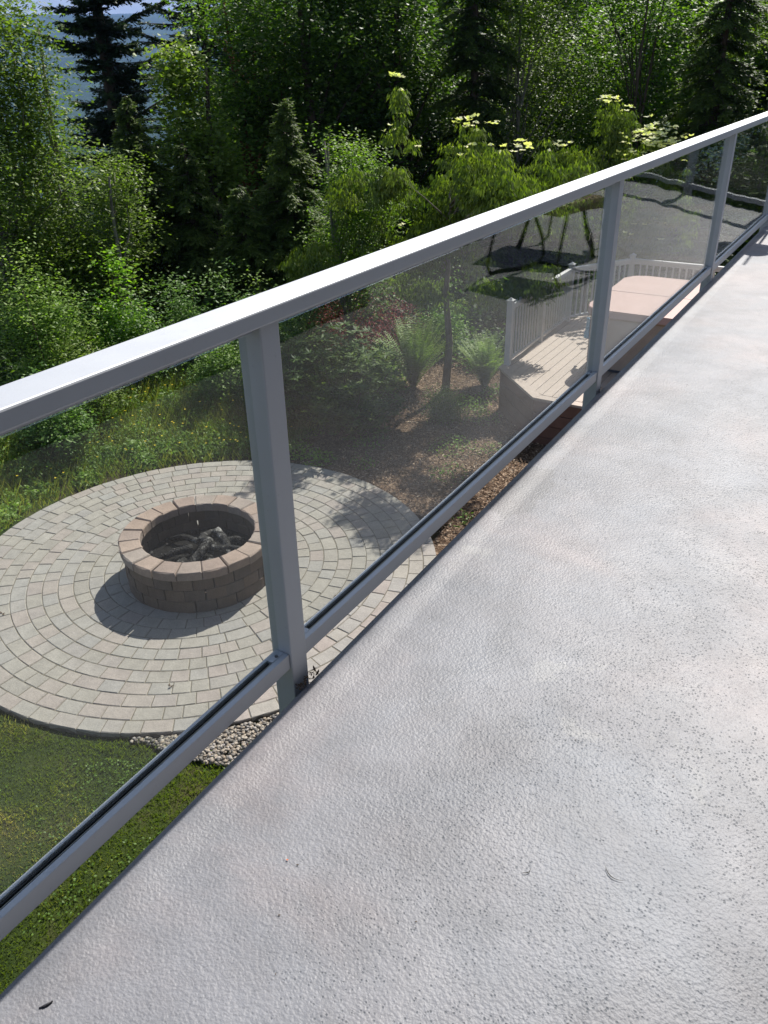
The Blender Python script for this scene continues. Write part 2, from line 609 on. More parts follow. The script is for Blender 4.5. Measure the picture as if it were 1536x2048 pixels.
def add_prism(bm, poly, z0, z1):
    bot = [bm.verts.new((x, y, z0)) for x, y in poly]
    top = [bm.verts.new((x, y, z1)) for x, y in poly]
    n = len(poly)
    bm.faces.new(top)
    bm.faces.new(bot[::-1])
    for i in range(n):
        bm.faces.new((bot[i], bot[(i + 1) % n], top[(i + 1) % n], top[i]))


def prism(name, poly, z0, z1, mat, parent=None, bev=0.0):
    bm = bmesh.new()
    add_prism(bm, poly, z0, z1)
    if bev:
        bmesh.ops.bevel(bm, geom=list(bm.edges), offset=bev, segments=2, affect='EDGES', profile=0.5)
    return link(name, bm_mesh(name, bm, mat), parent)


def tube_np(pts, rad, sides=8, cap=True, twist=0.0, rough=0.0, rs=None):
    """swept tube -> V, F (quads) """
    P = [Vector(p) for p in pts]
    V, F = [], []
    n = len(P)
    ref = Vector((0.31, 0.17, 0.94)).normalized()
    for i, p in enumerate(P):
        d = (P[min(i + 1, n - 1)] - P[max(i - 1, 0)]).normalized()
        a = d.cross(ref)
        if a.length < 0.05:
            a = d.cross(Vector((1, 0, 0)))
        a.normalize()
        b = d.cross(a)
        for k in range(sides):
            t = 2 * PI * k / sides
            rr = rad[i] * (1 + (rs.uniform(-rough, rough) if rs else 0))
            q = p + (a * math.cos(t) + b * math.sin(t)) * rr
            V.append(q[:])
    for i in range(n - 1):
        for k in range(sides):
            k2 = (k + 1) % sides
            F.append((i * sides + k, i * sides + k2, (i + 1) * sides + k2, (i + 1) * sides + k))
    if cap:
        for i0 in (0, n - 1):
            V.append(P[i0][:])
            ci = len(V) - 1
            for k in range(sides):
                k2 = (k + 1) % sides
                F.append((i0 * sides + k, i0 * sides + k2, ci, ci))
    return V, F


def tubes_mesh(name, tubes, mat, smooth=True):
    bm = bmesh.new()
    for V, F in tubes:
        vs = [bm.verts.new(v) for v in V]
        for f in F:
            ids = []
            for k in f:
                if k not in ids:
                    ids.append(k)
            if len(ids) > 2:
                try:
                    bm.faces.new([vs[k] for k in ids])
                except ValueError:
                    pass
    return bm_mesh(name, bm, mat, smooth)


def unit(a):
    return a / np.maximum(np.linalg.norm(a, axis=1, keepdims=True), 1e-9)


def leaves_np(c, d, nrm, L, W, fold=0.15, tint=None):
    """rhombic folded leaves: 4 verts, 2 triangles each; returns V, F, T"""
    d = unit(d)
    s = unit(np.cross(d, nrm))
    u = np.cross(s, d)
    L = np.asarray(L).reshape(-1, 1) * np.ones((len(c), 1))
    W = np.asarray(W).reshape(-1, 1) * np.ones((len(c), 1))
    mid = c + d * L * 0.45
    a = c
    b = mid + s * W * 0.5 - u * W * fold
    t = c + d * L
    e = mid - s * W * 0.5 - u * W * fold
    V = np.stack([a, b, t, e], axis=1).reshape(-1, 3)
    i = np.arange(len(c)) * 4
    F = np.stack([np.stack([i, i + 1, i + 2], 1), np.stack([i, i + 2, i + 3], 1)], 1).reshape(-1, 3)
    T = np.repeat(tint if tint is not None else RNG.random(len(c)), 2)
    return V, F, T


def ground_z(x, y):
    """height of the terrain"""
    s = math.hypot(x - 1.0, y - 0.5) - 12.0  # falls away radially around a point beside the camera
    z = -3.40
    if s > 0:
        z -= 0.2 * min(s, 40)
        if s > 40:
            z -= 0.42 * (min(s, 420) - 40)
    if s > -4:
        z += 0.09 * noise.noise(Vector((x * 0.6, y * 0.6, 0.3))) * min(1, (s + 4) / 4)
    return z


def polar(az, d):  # tree and shrub bearings taken from image pixel columns
    """a spot d metres out from the camera on a bearing az degrees left of the deck's long side"""
    return (1 - d * math.sin(R(az)), d * math.cos(R(az)))


# ================================================================ SETTING
# terrain: polar grid around the camera, one sheet to the horizon
def build_terrain():
    radii = list(np.linspace(0, 20, 30)) + list(np.geomspace(21, 430, 46)) + list(np.geomspace(470, 7400, 74))
    na = 240
    V, F = [], []
    rs = random.Random(3)
    for i, r_ in enumerate(radii):
        for k in range(na):
            a = 2 * PI * k / na
            x, y = 1 + r_ * math.cos(a), 0.5 + r_ * math.sin(a)
            if r_ < 430:
                z = ground_z(x, y)
            else:
                base = ground_z(1 + 432, 0.5)
                h = 0
                u = (r_ - 430) / 400
                h += 10 * min(1, u) * noise.fractal(Vector((x * 0.0018, y * 0.0018, 0)), 0.9, 2.1, 5)
                # low rolling country, its far rim raised to the horizon row of the image
                q = max(0.0, min(1.0, (r_ - 1100) / 4600))
                q = q * q * (3 - 2 * q)
                h += q * (408 + 14 * noise.fractal(Vector((x * 0.00035, y * 0.00035, 4)), 0.9, 2.1, 4))
                if r_ > 5800:
                    q2 = min(1, (r_ - 5800) / 1400)
                    h += q2 * (92 + 50 * noise.noise(Vector((x * 0.00016, y * 0.00016, 9))))
                z = base + h
            V.append((x, y, z))
    n = len(radii)
    for i in range(n - 1):
        for k in range(na):
            k2 = (k + 1) % na
            F.append((i * na + k, (i + 1) * na + k, (i + 1) * na + k2, i * na + k2))
    V = np.array(V)
    F = np.array(F)
    cut = (n_near := sum(1 for r_ in radii if r_ < 60)) * na
    near = F[:, 0] < cut - na
    g = link('ground', mesh_np('ground', V, F[near], M['ground'], smooth=True))
    tag(g, kind='structure', label='dark sloping soil under the garden and the trees')
    h = link('hills', mesh_np('hills', V, F[~near], M['forest_far'], smooth=True))
    tag(h, kind='structure', label='hazy blue forested lowland reaching to the horizon')


build_terrain()

PC = (-4.52, 5.22)       # patio centre
PR = 2.52
PZ = -3.31               # top of the pavers


def sheet(name, poly, z, mat, label, step=0.12, amp=0.02, kind='structure'):
    """ground sheet with gentle relief, clipped to a polygon given as radius function test"""
    xs = [p[0] for p in poly]
    ys = [p[1] for p in poly]
    x0, x1, y0, y1 = min(xs), max(xs), min(ys), max(ys)
    nx, ny = int((x1 - x0) / step) + 1, int((y1 - y0) / step) + 1

    def inside(x, y):
        c = False
        j = len(poly) - 1
        for i in range(len(poly)):
            xi, yi = poly[i]
            xj, yj = poly[j]
            if (yi > y) != (yj > y) and x < (xj - xi) * (y - yi) / (yj - yi) + xi:
                c = not c
            j = i
        return c
    V, F = [], []
    for j in range(ny + 1):
        for i in range(nx + 1):
            x, y = x0 + i * step, y0 + j * step
            V.append((x, y, z + amp * noise.noise(Vector((x * 1.7, y * 1.7, 1.0)))))
    for j in range(ny):
        for i in range(nx):
            cx, cy = x0 + (i + .5) * step, y0 + (j + .5) * step
            if inside(cx, cy):
                a = j * (nx + 1) + i
                F.append((a, a + 1, a + nx + 2, a + nx + 1))
    o = link(name, mesh_np(name, V, F, mat, smooth=True))
    return tag(o, label, kind=kind)


sheet('lawn', [(-9, -3), (1.6, -3), (1.6, 3.2), (-2.6, 3.75), (-7.2, 5.5), (-9, 4.5)], -3.365, M['lawn'],
      'green lawn with dry patches below the deck', 0.1, 0.012)
sheet('mulch_bed', [(1.6, 3.2), (-2.4, 3.6), (-2.6, 7.2), (-4.8, 7.6), (-5.5, 8.2), (-6.1, 10.0), (-6.2, 12.6), (-3.6, 13.4), (1.6, 13.0)],
      -3.355, M['mulch'], 'brown bark mulch bed between patio and lower deck', 0.1, 0.03)


# ---------------------------------------------------------------- upper deck floor
def build_deck():
    # polygon of the walking surface: long straight edge, 45 degree corner, far side
    edge = [(0.0, -4.0), (0.0, 8.72), (2.6, 11.32), (6.5, 11.32)]
    prof = [(0.0, -0.16), (0.0, -0.02), (0.004, -0.008), (0.012, -0.002), (0.03, 0.004), (0.055, 0.0065), (0.08, 0.003), (0.11, 0.0)]
    # inward normals per edge vertex with mitre
    nrm = []
    for i, p in enumerate(edge):
        ds = []
        if i > 0:
            q = edge[i - 1]
            ds.append(Vector((p[0] - q[0], p[1] - q[1])).normalized())
        if i < len(edge) - 1:
            q = edge[i + 1]
            ds.append(Vector((q[0] - p[0], q[1] - p[1])).normalized())
        ns = [Vector((d.y, -d.x)) for d in ds]
        m_ = sum(ns, Vector((0, 0))).normalized()
        nrm.append(m_ / m_.dot(ns[0]))
    pts, ns2 = [], []
    for i in range(len(edge) - 1):
        n = 40 if i == 0 else 10
        for k in range(n):
            t = k / n
            pts.append((edge[i][0] * (1 - t) + edge[i + 1][0] * t, edge[i][1] * (1 - t) + edge[i + 1][1] * t))
            ns2.append(nrm[i] * (1 - t) + nrm[i + 1] * t if k == 0 else (nrm[i] if False else Vector((edge[i + 1][1] - edge[i][1], -(edge[i + 1][0] - edge[i][0]))).normalized()))
    pts.append(edge[-1])
    ns2.append(nrm[-1])
    V, F = [], []
    m = len(prof)
    for p, n_ in zip(pts, ns2):
        for (o, z) in prof:
            V.append((p[0] + n_.x * o, p[1] + n_.y * o, z))
    for i in range(len(pts) - 1):
        for k in range(m - 1):
            F.append((i * m + k, i * m + k + 1, (i + 1) * m + k + 1, (i + 1) * m + k))
    bm = bmesh.new()
    vs = [bm.verts.new(v) for v in V]
    for f in F:
        bm.faces.new([vs[k] for k in f])
    inner = [vs[i * m + m - 1] for i in range(len(pts))]
    far = [bm.verts.new((6.5, 8, 0)), bm.verts.new((6.5, -4, 0)), ]
    bm.faces.new(inner + far)
    # underside
    low = [vs[i * m] for i in range(len(pts))]
    f2 = [bm.verts.new((6.5, 8, -0.16)), bm.verts.new((6.5, -4, -0.16))]
    bm.faces.new((low + f2)[::-1])
    me = bm_mesh('deck_floor', bm, M['deck'])
    for p in me.polygons:
        p.use_smooth = len(p.vertices) == 4
    o = link('deck_floor', me)
    return tag(o, 'pale grey coated upper deck floor with pitted worn patches', kind='structure')


deck = build_deck()
box('edge_band', -0.006, -0.0005, -4.0, 8.72, -0.15, -0.0215, M['fascia'], deck)
box('rim_joist', 0.01, 0.06, -4.0, 8.7, -0.42, -0.165, M['fascia'], deck)


# ---------------------------------------------------------------- railing
def build_railing():
    rl = thing('deck_railing', 'grey aluminium railing with clear glass panels along the upper deck edge', 'railing', (0, 0, 0))
    TOP = 0.951
    ang = R(45)
    corner = Vector((-0.04, 8.74))
    segs = [((-0.042, -3.35), 0.0, [0, 2.29, 4.59, 6.89, 9.23, 11.55, 12.06]),
            ]
    # straight run: posts at these y
    ys = [-3.37, -1.07, 1.235, 3.545, 5.895, 8.16]

    def run(origin, rz, s0, s1, posts, first=True):
        T = Matrix.Translation((origin[0], origin[1], 0)) @ Matrix.Rotation(rz, 4, 'Z')
        # local: along +Y, inside +X
        bm = bmesh.new()
        add_box(bm, -0.0445, 0.0425, s0, s1, 0.9165, TOP, 0.004, T)
        add_box(bm, -0.009, 0.009, s0 + 0.02, s1 - 0.02, 0.9, 0.9163, 0.0, T)
        link('top_rail', bm_mesh('top_rail', bm, M['rail']), rl)
        for p in posts:
            bm = bmesh.new()
            add_box(bm, -0.030, 0.030, p - 0.030, p + 0.030, -0.34, 0.9165, 0.003, T)
            po = link('post', bm_mesh('post', bm, M['rail']), rl)
            bm = bmesh.new()
            add_box(bm, -0.028, 0.034, p - 0.045, p + 0.045, -0.33, -0.2, 0.003, T)
            link('bracket', bm_mesh('bracket', bm, M['rail']), po)
        ends = posts
        for a, b in zip(ends[:-1], ends[1:]):
            y0, y1 = a + 0.031, b - 0.031
            if y1 - y0 < 0.2:
                continue
            # bottom rail as an open channel with two lips
            bm = bmesh.new()
            add_box(bm, -0.0086, 0.0086, y0, y1, 0.0565, 0.084, 0.0, T)
            add_box(bm, 0.0085, 0.024, y0, y1, 0.056, 0.101, 0.002, T)
            add_box(bm, -0.0175, -0.0085, y0, y1, 0.056, 0.101, 0.0015, T)
            add_box(bm, -0.0086, 0.0086, y0, y0 + 0.045, 0.0845, 0.1013, 0.001, T)
            add_box(bm, -0.0086, 0.0086, y1 - 0.045, y1, 0.0845, 0.1013, 0.001, T)
            br = link('bottom_rail', bm_mesh('bottom_rail', bm, M['rail']), rl)
            bm = bmesh.new()
            add_box(bm, 0.0032, 0.0084, y0 + 0.046, y1 - 0.046, 0.0846, 0.0955, 0, T)
            add_box(bm, -0.0084, -0.0032, y0 + 0.046, y1 - 0.046, 0.0846, 0.0955, 0, T)
            link('gasket', bm_mesh('gasket', bm, M['gasket']), br)
            bm = bmesh.new()
            add_box(bm, 0.0042, 0.0058, y0 + 0.046, y1 - 0.046, 0.0957, 0.0985, 0, T)
            link('gasket_strip', bm_mesh('gasket_strip', bm, M['channel_metal']), br)
            for yy in (y0 + 0.022, y1 - 0.022):
                bm = bmesh.new()
                bmesh.ops.create_cone(bm, cap_ends=True, segments=12, radius1=0.0048, radius2=0.004, depth=0.003)
                for v in bm.verts:
                    v.co = T @ (v.co + Vector((0.002, yy, 0.1026)))
                link('screw', bm_mesh('screw', bm, M['screw']), br)
            bm = bmesh.new()
            add_box(bm, -0.003, 0.003, y0 + 0.012, y1 - 0.012, 0.0848, 0.894, 0, T)
            link('glass_panel', bm_mesh('glass_panel', bm, M['glass']), rl)

    run((-0.0545, 0), -0.007, -3.45, 8.735, [-3.37, -1.07, 1.235, 3.545, 5.895, 8.16, 8.69])
    # 45 degree return: local +Y turned by -45 degrees
    run((0.008, 8.76), -ang, 0.04, 3.68, [0.12, 1.5, 3.6])
    run((2.60, 11.36), -PI / 2, 0.06, 3.9, [0.14, 1.9, 3.8])
    return rl


build_railing()


# ---------------------------------------------------------------- patio
def wedge(bm, r0, r1, a0, a1, z0, z1, seg=3, bev=0.006, jit=0.0, rs=None, tilt=(0, 0)):
    """ring segment block with a chamfered top edge"""
    ts = [a0 + (a1 - a0) * k / seg for k in range(seg + 1)]

    def ringpts(ra, rb, da, z):
        P = []
        b0, b1 = a0 + da, a1 - da
        for k in range(seg + 1):
            t = b0 + (b1 - b0) * k / seg
            j = rs.uniform(-jit, jit) if rs else 0
            P.append((math.cos(t) * (rb + j), math.sin(t) * (rb + j), z))
        for k in range(seg + 1):
            t = b1 - (b1 - b0) * k / seg
            j = rs.uniform(-jit, jit) if rs else 0
            P.append((math.cos(t) * (ra + j), math.sin(t) * (ra + j), z))
        return P
    rm = (r0 + r1) / 2
    am = (a0 + a1) / 2
    low = ringpts(r0, r1, 0, z0)
    mid = [(x, y, z1 - bev) for x, y, z in low]
    top = ringpts(r0 + bev, r1 - bev, bev / rm, z1)
    cx, cy = math.cos(am) * rm, math.sin(am) * rm
    top = [(x, y, z + (x - cx) * tilt[0] + (y - cy) * tilt[1]) for x, y, z in top]
    L0 = [bm.verts.new(v) for v in low]
    L1 = [bm.verts.new(v) for v in mid]
    L2 = [bm.verts.new(v) for v in top]
    n = len(low)
    for A, B in ((L0, L1), (L1, L2)):
        for i in range(n):
            bm.faces.new((A[i], A[(i + 1) % n], B[(i + 1) % n], B[i]))
    h = seg + 1
    for k in range(seg):
        bm.faces.new((L2[k], L2[k + 1], L2[n - 2 - k], L2[n - 1 - k]))


def build_patio():
    pt = thing('round_patio', 'round patio of concentric grey and tan pavers on the lawn', 'patio', (PC[0], PC[1], PZ))
    bm = bmesh.new()
    bmesh.ops.create_cone(bm, cap_ends=True, segments=96, radius1=PR + 0.012, radius2=PR - 0.004, depth=0.19)
    for v in bm.verts:
        v.co.z -= 0.1005
    link('paving_bed', bm_mesh('paving_bed', bm, [M['joint']]), pt)
    rs = random.Random(5)
    rings = []
    r = 0.70
    widths = []
    while r < PR - 0.08:
        wd = 0.152
        rings.append((r, min(r + wd, PR)))
        r += wd
    cells = []
    for ri, (ra, rb) in enumerate(rings):
        if ri == len(rings) - 1:
            rb = PR
        rm = (ra + rb) / 2
        N = int(round(2 * PI * rm / 0.205))
        # three shared lengths per ring, shuffled
        sizes = [rs.choice((0.78, 1.0, 1.22)) for _ in range(N)]
        tot = sum(sizes)
        unit_a = 2 * PI / tot
        cls = {}
        a = rs.uniform(0, 2 * PI)
        for s_ in sizes:
            wa = s_ * unit_a
            cells.append((ri, ra, rb, a, a + wa, s_))
            a += wa
    def vis(c):
        _, ra, rb, a0, a1, s_ = c
        rm, am = (ra + rb) / 2, (a0 + a1) / 2
        x, y = PC[0] + rm * math.cos(am), PC[1] + rm * math.sin(am)
        d = math.sqrt((x - 1) ** 2 + y ** 2 + 4.65 ** 2)
        hid = 3 if (rm < 0.84) else 0
        return d + hid
    order = sorted(cells, key=vis)
    shared = {}
    gap = 0.0026
    for c in order[:299]:
        ri, ra, rb, a0, a1, s_ = c
        var = rs.randrange(3)
        key = (ri, s_, var)
        if key not in shared:
            bm = bmesh.new()
            rm = (ra + rb) / 2
            half = (a1 - a0) / 2 - gap / rm
            wedge(bm, ra + gap, rb - gap, -half, half, -0.05, 0.0, 3, 0.006, 0.0018, rs, (rs.uniform(-.012, .012), rs.uniform(-.012, .012)))
            shared[key] = bm_mesh('paver', bm, M['paver'])
        o = link('paver', shared[key], pt, (0, 0, rs.uniform(-0.0025, 0.0025)))
        o.rotation_euler = (0, 0, (a0 + a1) / 2)
    bm = bmesh.new()
    for c in order[299:]:
        ri, ra, rb, a0, a1, s_ = c
        rm = (ra + rb) / 2
        dz = rs.uniform(-0.0025, 0.0025)
        wedge(bm, ra + gap, rb - gap, a0 + gap / rm, a1 - gap / rm, -0.05, dz, 3, 0.006, 0.0018, rs, (rs.uniform(-.012, .012), rs.uniform(-.012, .012)))
    # per-block tint through an attribute, so joined blocks vary as the single ones do
    me = bm_mesh('paver_field', bm, M['paver_mix'])
    T = np.zeros(len(me.polygons), dtype=np.float32)
    per = len(me.polygons) // max(1, len(order) - 299)
    val = [rs.random() for _ in range(len(order))]
    for i in range(len(me.polygons)):
        T[i] = val[min(i // per, len(val) - 1)]
    at = me.attributes.new('tint', 'FLOAT', 'FACE')
    at.data.foreach_set('value', T)
    o = link('paver_field', me, pt)
    tag(o, kind='stuff')


# joined pavers read their tint from an attribute
_t = M['paver_mix'].node_tree
_oi = [n for n in _t.nodes if n.bl_idname == 'ShaderNodeObjectInfo'][0]
_at = _t.nodes.new('ShaderNodeAttribute')
_at.attribute_name = 'tint'
for l_ in list(_t.links):
    if l_.from_node == _oi:
        _t.links.new(_at.outputs['Fac'], l_.to_socket)
build_patio()


# ---------------------------------------------------------------- fire pit
FPC = (-4.40, 5.12)


def build_pit():
    fp = thing('fire_pit', 'round stone fire pit of brown blocks in the patio centre', 'fire pit', (FPC[0], FPC[1], PZ + 0.001))
    rs = random.Random(21)
    bm = bmesh.new()
    bmesh.ops.create_cone(bm, cap_ends=True, segments=48, radius1=0.58, radius2=0.58, depth=0.16)
    for v in bm.verts:
        v.co.z += 0.09 + (0.02 * noise.noise(v.co * 6) if v.co.z > 0 else 0)
    link('ash_bed', bm_mesh('ash_bed', bm, M['ash']), fp)
    n = 24
    sh = []
    for k in range(4):
        bm = bmesh.new()
        half = PI / n - 0.006
        wedge(bm, 0.605 + 0.004 * k, 0.765, -half, half, 0.002, 0.126, 3, 0.008, 0.004, rs)
        sh.append(bm_mesh('wall_block', bm, M['wall_block']))
    for c in range(3):
        for k in range(n):
            o = link('wall_block', sh[rs.randrange(4)], fp, (rs.uniform(-.004, .004), rs.uniform(-.004, .004), 0.129 * c + 0.001))
            o.rotation_euler = (0, 0, 2 * PI * (k + 0.5 * (c % 2)) / n + rs.uniform(-.008, .008))
    n = 20
    sh = []
    for k in range(5):
        bm = bmesh.new()
        half = PI / n - 0.006
        wedge(bm, 0.580, 0.787 + rs.uniform(-.006, .008), -half, half, 0.390, 0.478, 3, 0.010, 0.005, rs, (rs.uniform(-.015, .015), rs.uniform(-.015, .015)))
        sh.append(bm_mesh('cap_stone', bm, M['cap_stone']))
    for k in range(n):
        o = link('cap_stone', sh[rs.randrange(5)], fp, (rs.uniform(-.004, .004), rs.uniform(-.004, .004), rs.uniform(-.002, .003)))
        o.rotation_euler = (0, 0, 2 * PI * k / n + rs.uniform(-.012, .012))
    # charred wood
    logs = [
        ((-.02, .28, .20), (.34, .06, .13), .05, 'thick black charred log leaning across the top of the fire pile'),
        ((.05, .10, .21), (.06, -.30, .09), .052, 'charred log pointing at the deck from the middle of the fire pit'),
        ((.05, .02, .16), (.50, .20, .15), .036, 'long pale-tipped log lying to the right in the fire pit'),
        ((.18, -.16, .10), (.40, -.02, .15), .034, 'short ash grey log right of the centre log in the fire pit'),
        ((.10, -.26, .10), (.16, -.46, .10), .045, 'stubby grey crackled log end at the front rim of the fire pit'),
        ((-.04, -.20, .09), (-.03, -.48, .09), .045, 'ash white log end left of the stubby one at the front of the fire pit'),
        ((-.10, -.02, .14), (-.34, -.30, .08), .038, 'charred log lying towards the left front of the fire pit'),
        ((-.12, .10, .15), (-.50, .06, .09), .034, 'thin charred branch lying to the left in the fire pit'),
        ((-.02, .05, .21), (-.18, .40, .10), .04, 'charred log at the back left of the fire pit'),
        ((.14, .22, .16), (.32, .38, .13), .042, 'pale grey round log end at the back of the fire pit'),
    ]
    for a, b, r_, lab in logs:
        A, B = Vector(a) + Vector((0, 0, .11)), Vector(b) + Vector((0, 0, .11))
        n_ = 9
        side = Vector((rs.uniform(-1, 1), rs.uniform(-1, 1), 0.6)).normalized()
        pts, rad = [], []
        for i in range(n_ + 1):
            t = i / n_
            pts.append(A.lerp(B, t) + side * 0.035 * math.sin(PI * t) + Vector((rs.uniform(-.006, .006), rs.uniform(-.006, .006), rs.uniform(-.006, .006))))
            rad.append(r_ * (1.08 - 0.42 * t) * rs.uniform(0.84, 1.16))
        Vt, Ft = tube_np([p + Vector((FPC[0], FPC[1], PZ)) for p in pts], [q * 1.02 for q in rad], 11, True, rough=0.16, rs=rs)
        o = link('fire_log', tubes_mesh('fire_log', [(Vt, Ft)], M['log'], True))
        tag(o, lab, 'log', 'charred logs in the fire pit')
    # charcoal chunks and ash lumps scattered on the bed
    bm = bmesh.new()
    for k in range(150):
        rr, a = 0.55 * math.sqrt(rs.random()), rs.uniform(0, 2 * PI)
        s_ = rs.uniform(0.008, 0.026)
        q = bmesh.ops.create_icosphere(bm, subdivisions=1, radius=s_)['verts']
        sc = Vector((rs.uniform(.6, 1.8), rs.uniform(.6, 1.3), rs.uniform(.5, .9)))
        rot = Matrix.Rotation(rs.uniform(0, 6), 3, 'Z')
        for v in q:
            v.co = rot @ Vector((v.co.x * sc.x, v.co.y * sc.y, v.co.z * sc.z)) * rs.uniform(.85, 1.15)
            v.co += Vector((FPC[0] + rr * math.cos(a), FPC[1] + rr * math.sin(a), PZ + 0.172 + s_ * 0.4))
    o = link('charcoal', bm_mesh('charcoal', bm, M['char']))
    tag(o, 'loose charcoal lumps on the bed of the fire pit', 'charcoal', kind='stuff')


build_pit()


# ---------------------------------------------------------------- lower deck with white rail
LZ = -2.68


def build_lower_deck():
    ld = thing('lower_deck', 'lower wooden deck of tan boards with red brown skirting', 'deck', (0, 0, 0))
    XL, YN, YF, XR = -3.56, 9.84, 14.75, 0.55
    bw = 0.14
    x = XL + 0.14
    # boards run away along Y, clipped by the cut corner
    while x < XR - 0.2:
        x0, x1 = x + 0.003, x + bw - 0.003
        cut = lambda xx: max(YN + 0.15, YN + 0.14 + (-2.65 - xx) * 1.0 + 0.06)
        far = lambda xx: min(YF - 0.1, 13.65 + (xx - XL) * 1.35)
        poly = [(x0, cut(x0)), (x1, cut(x1)), (x1, far(x1)), (x0, far(x0))]
        prism('board', poly, LZ - 0.035, LZ, M['low_board'], ld, 0.003)
        x += bw
    # border boards
    e = 0.14
    prism('border_board', [(XL, 10.76), (XL + 0.134, 10.76 - 0.134 + 0.2), (XL + 0.134, 13.7), (XL, 13.55)], LZ - 0.035, LZ + 0.001, M['low_board'], ld, 0.003)
    prism('border_board', [(-2.65, YN), (-2.58, YN + 0.137), (XL + 0.137, 10.813), (XL, 10.755)], LZ - 0.035, LZ + 0.001, M['low_board'], ld, 0.003)
    prism('border_board', [(-2.647, YN), (XR, YN), (XR, YN + 0.137), (-2.577, YN + 0.137)], LZ - 0.035, LZ + 0.001, M['low_board'], ld, 0.003)
    # framing under the boards so gaps are dark
    prism('deck_frame', [(-2.63, YN + 0.05), (XR - 0.02, YN + 0.05), (XR - 0.02, YF - 0.1), (-2.7, YF - 0.1), (XL + 0.06, 13.55), (XL + 0.06, 10.8)],
          LZ - 0.2, LZ - 0.037, M['fascia'], ld)
    # skirting boards: three courses of horizontal planks on each face
    faces = [((-2.647, YN + 0.02), (XR, YN + 0.02)), ((XL + 0.02, 10.77), (-2.647, YN + 0.02)), ((XL + 0.02, 13.55), (XL + 0.02, 10.77)),
             ((-2.75, YF - 0.05), (XL + 0.02, 13.55)), ((XR, YF - 0.05), (-2.75, YF - 0.05))]
    for (a, b) in faces:
        A, B = Vector((*a, 0)), Vector((*b, 0))
        d = (B - A).normalized()
        n_ = Vector((d.y, -d.x, 0))
        L = (B - A).length
        T = Matrix.Translation(A) @ Matrix(((d.x, n_.x, 0, 0), (d.y, n_.y, 0, 0), (0, 0, 1, 0), (0, 0, 0, 1)))
        z1 = LZ - 0.038
        for k in range(4):
            bm = bmesh.new()
            add_box(bm, 0.006, L - 0.006, -0.022, 0.0, z1 - 0.17, z1 - 0.006, 0.003, T)
            link('skirting_board', bm_mesh('skirting_board', bm, M['skirt']), ld)
            z1 -= 0.172
    # white railing: its own thing
    wr = thing('white_railing', 'white baluster railing round the lower deck', 'railing', (0, 0, 0))
    path = [(XL + 0.07, 10.92), (XL + 0.07, 13.5), (-2.79, 14.62), (0.5, 14.62)]
    H = 0.90

    def bar(name, a, b, z0, z1, wd, parent, mat=M['white_paint'], bev=0.004):
        A, B = Vector((*a, 0)), Vector((*b, 0))
        d = (B - A).normalized()
        n_ = Vector((-d.y, d.x, 0))
        T = Matrix.Translation(A) @ Matrix(((d.x, n_.x, 0, 0), (d.y, n_.y, 0, 0), (0, 0, 1, 0), (0, 0, 0, 1)))
        bm = bmesh.new()
        add_box(bm, 0, (B - A).length, -wd / 2, wd / 2, z0, z1, bev, T)
        return link(name, bm_mesh(name, bm, mat), parent)
    bmb = bmesh.new()
    add_box(bmb, -.013, .013, -.013, .013, 0, H - 0.17, 0.002)
    bal = bm_mesh('baluster', bmb, M['white_paint'])
    bmp = bmesh.new()
    add_box(bmp, -.042, .042, -.042, .042, -0.0, H + 0.05, 0.003)
    pm = bm_mesh('post', bmp, M['white_paint'])
    bmc = bmesh.new()
    add_box(bmc, -.052, .052, -.052, .052, H + 0.051, H + 0.07, 0.003)
    r_ = bmesh.ops.create_cone(bmc, cap_ends=True, segments=4, radius1=0.06, radius2=0.008, depth=0.03)
    for v in r_['verts']:
        v.co = Matrix.Rotation(PI / 4, 3, 'Z') @ v.co + Vector((0, 0, H + 0.0855))
    cm = bm_mesh('post_cap', bmc, M['white_paint'])
    posts = []
    for i, (a, b) in enumerate(zip(path[:-1], path[1:])):
        A, B = Vector((*a, 0)), Vector((*b, 0))
        L = (B - A).length
        k = max(1, round(L / 1.5))
        for j in range(k):
            posts.append(A.lerp(B, j / k))
        for j in range(k):
            P, Q = A.lerp(B, j / k), A.lerp(B, (j + 1) / k)
            d = (Q - P).normalized()
            P2, Q2 = P + d * 0.043, Q - d * 0.043
            bar('top_rail', P2[:2], Q2[:2], LZ + H - 0.03, LZ + H + 0.01, 0.07, wr)
            bar('upper_rail', P2[:2], Q2[:2], LZ + H - 0.08, LZ + H - 0.0305, 0.035, wr)
            bar('bottom_rail', P2[:2], Q2[:2], LZ + 0.055, LZ + 0.09, 0.05, wr)
            m_ = int((Q2 - P2).length / 0.105)
            ang = math.atan2(d.y, d.x)
            for q in range(1, m_):
                o = link('baluster', bal, wr, (*P2.lerp(Q2, q / m_)[:2], LZ + 0.09))
                o.rotation_euler = (0, 0, ang)
    posts.append(Vector((*path[-1], 0)))
    for p in posts:
        o = link('post', pm, wr, (p.x, p.y, LZ))
        link('post_cap', cm, o)
    return ld


build_lower_deck()


def rounded_rect(x0, x1, y0, y1, r, seg=6):
    P = []
    for cx, cy, a0 in ((x1 - r, y0 + r, -90), (x1 - r, y1 - r, 0), (x0 + r, y1 - r, 90), (x0 + r, y0 + r, 180)):
        for k in range(seg + 1):
            a = R(a0 + 90 * k / seg)
            P.append((cx + r * math.cos(a), cy + r * math.sin(a)))
    return P


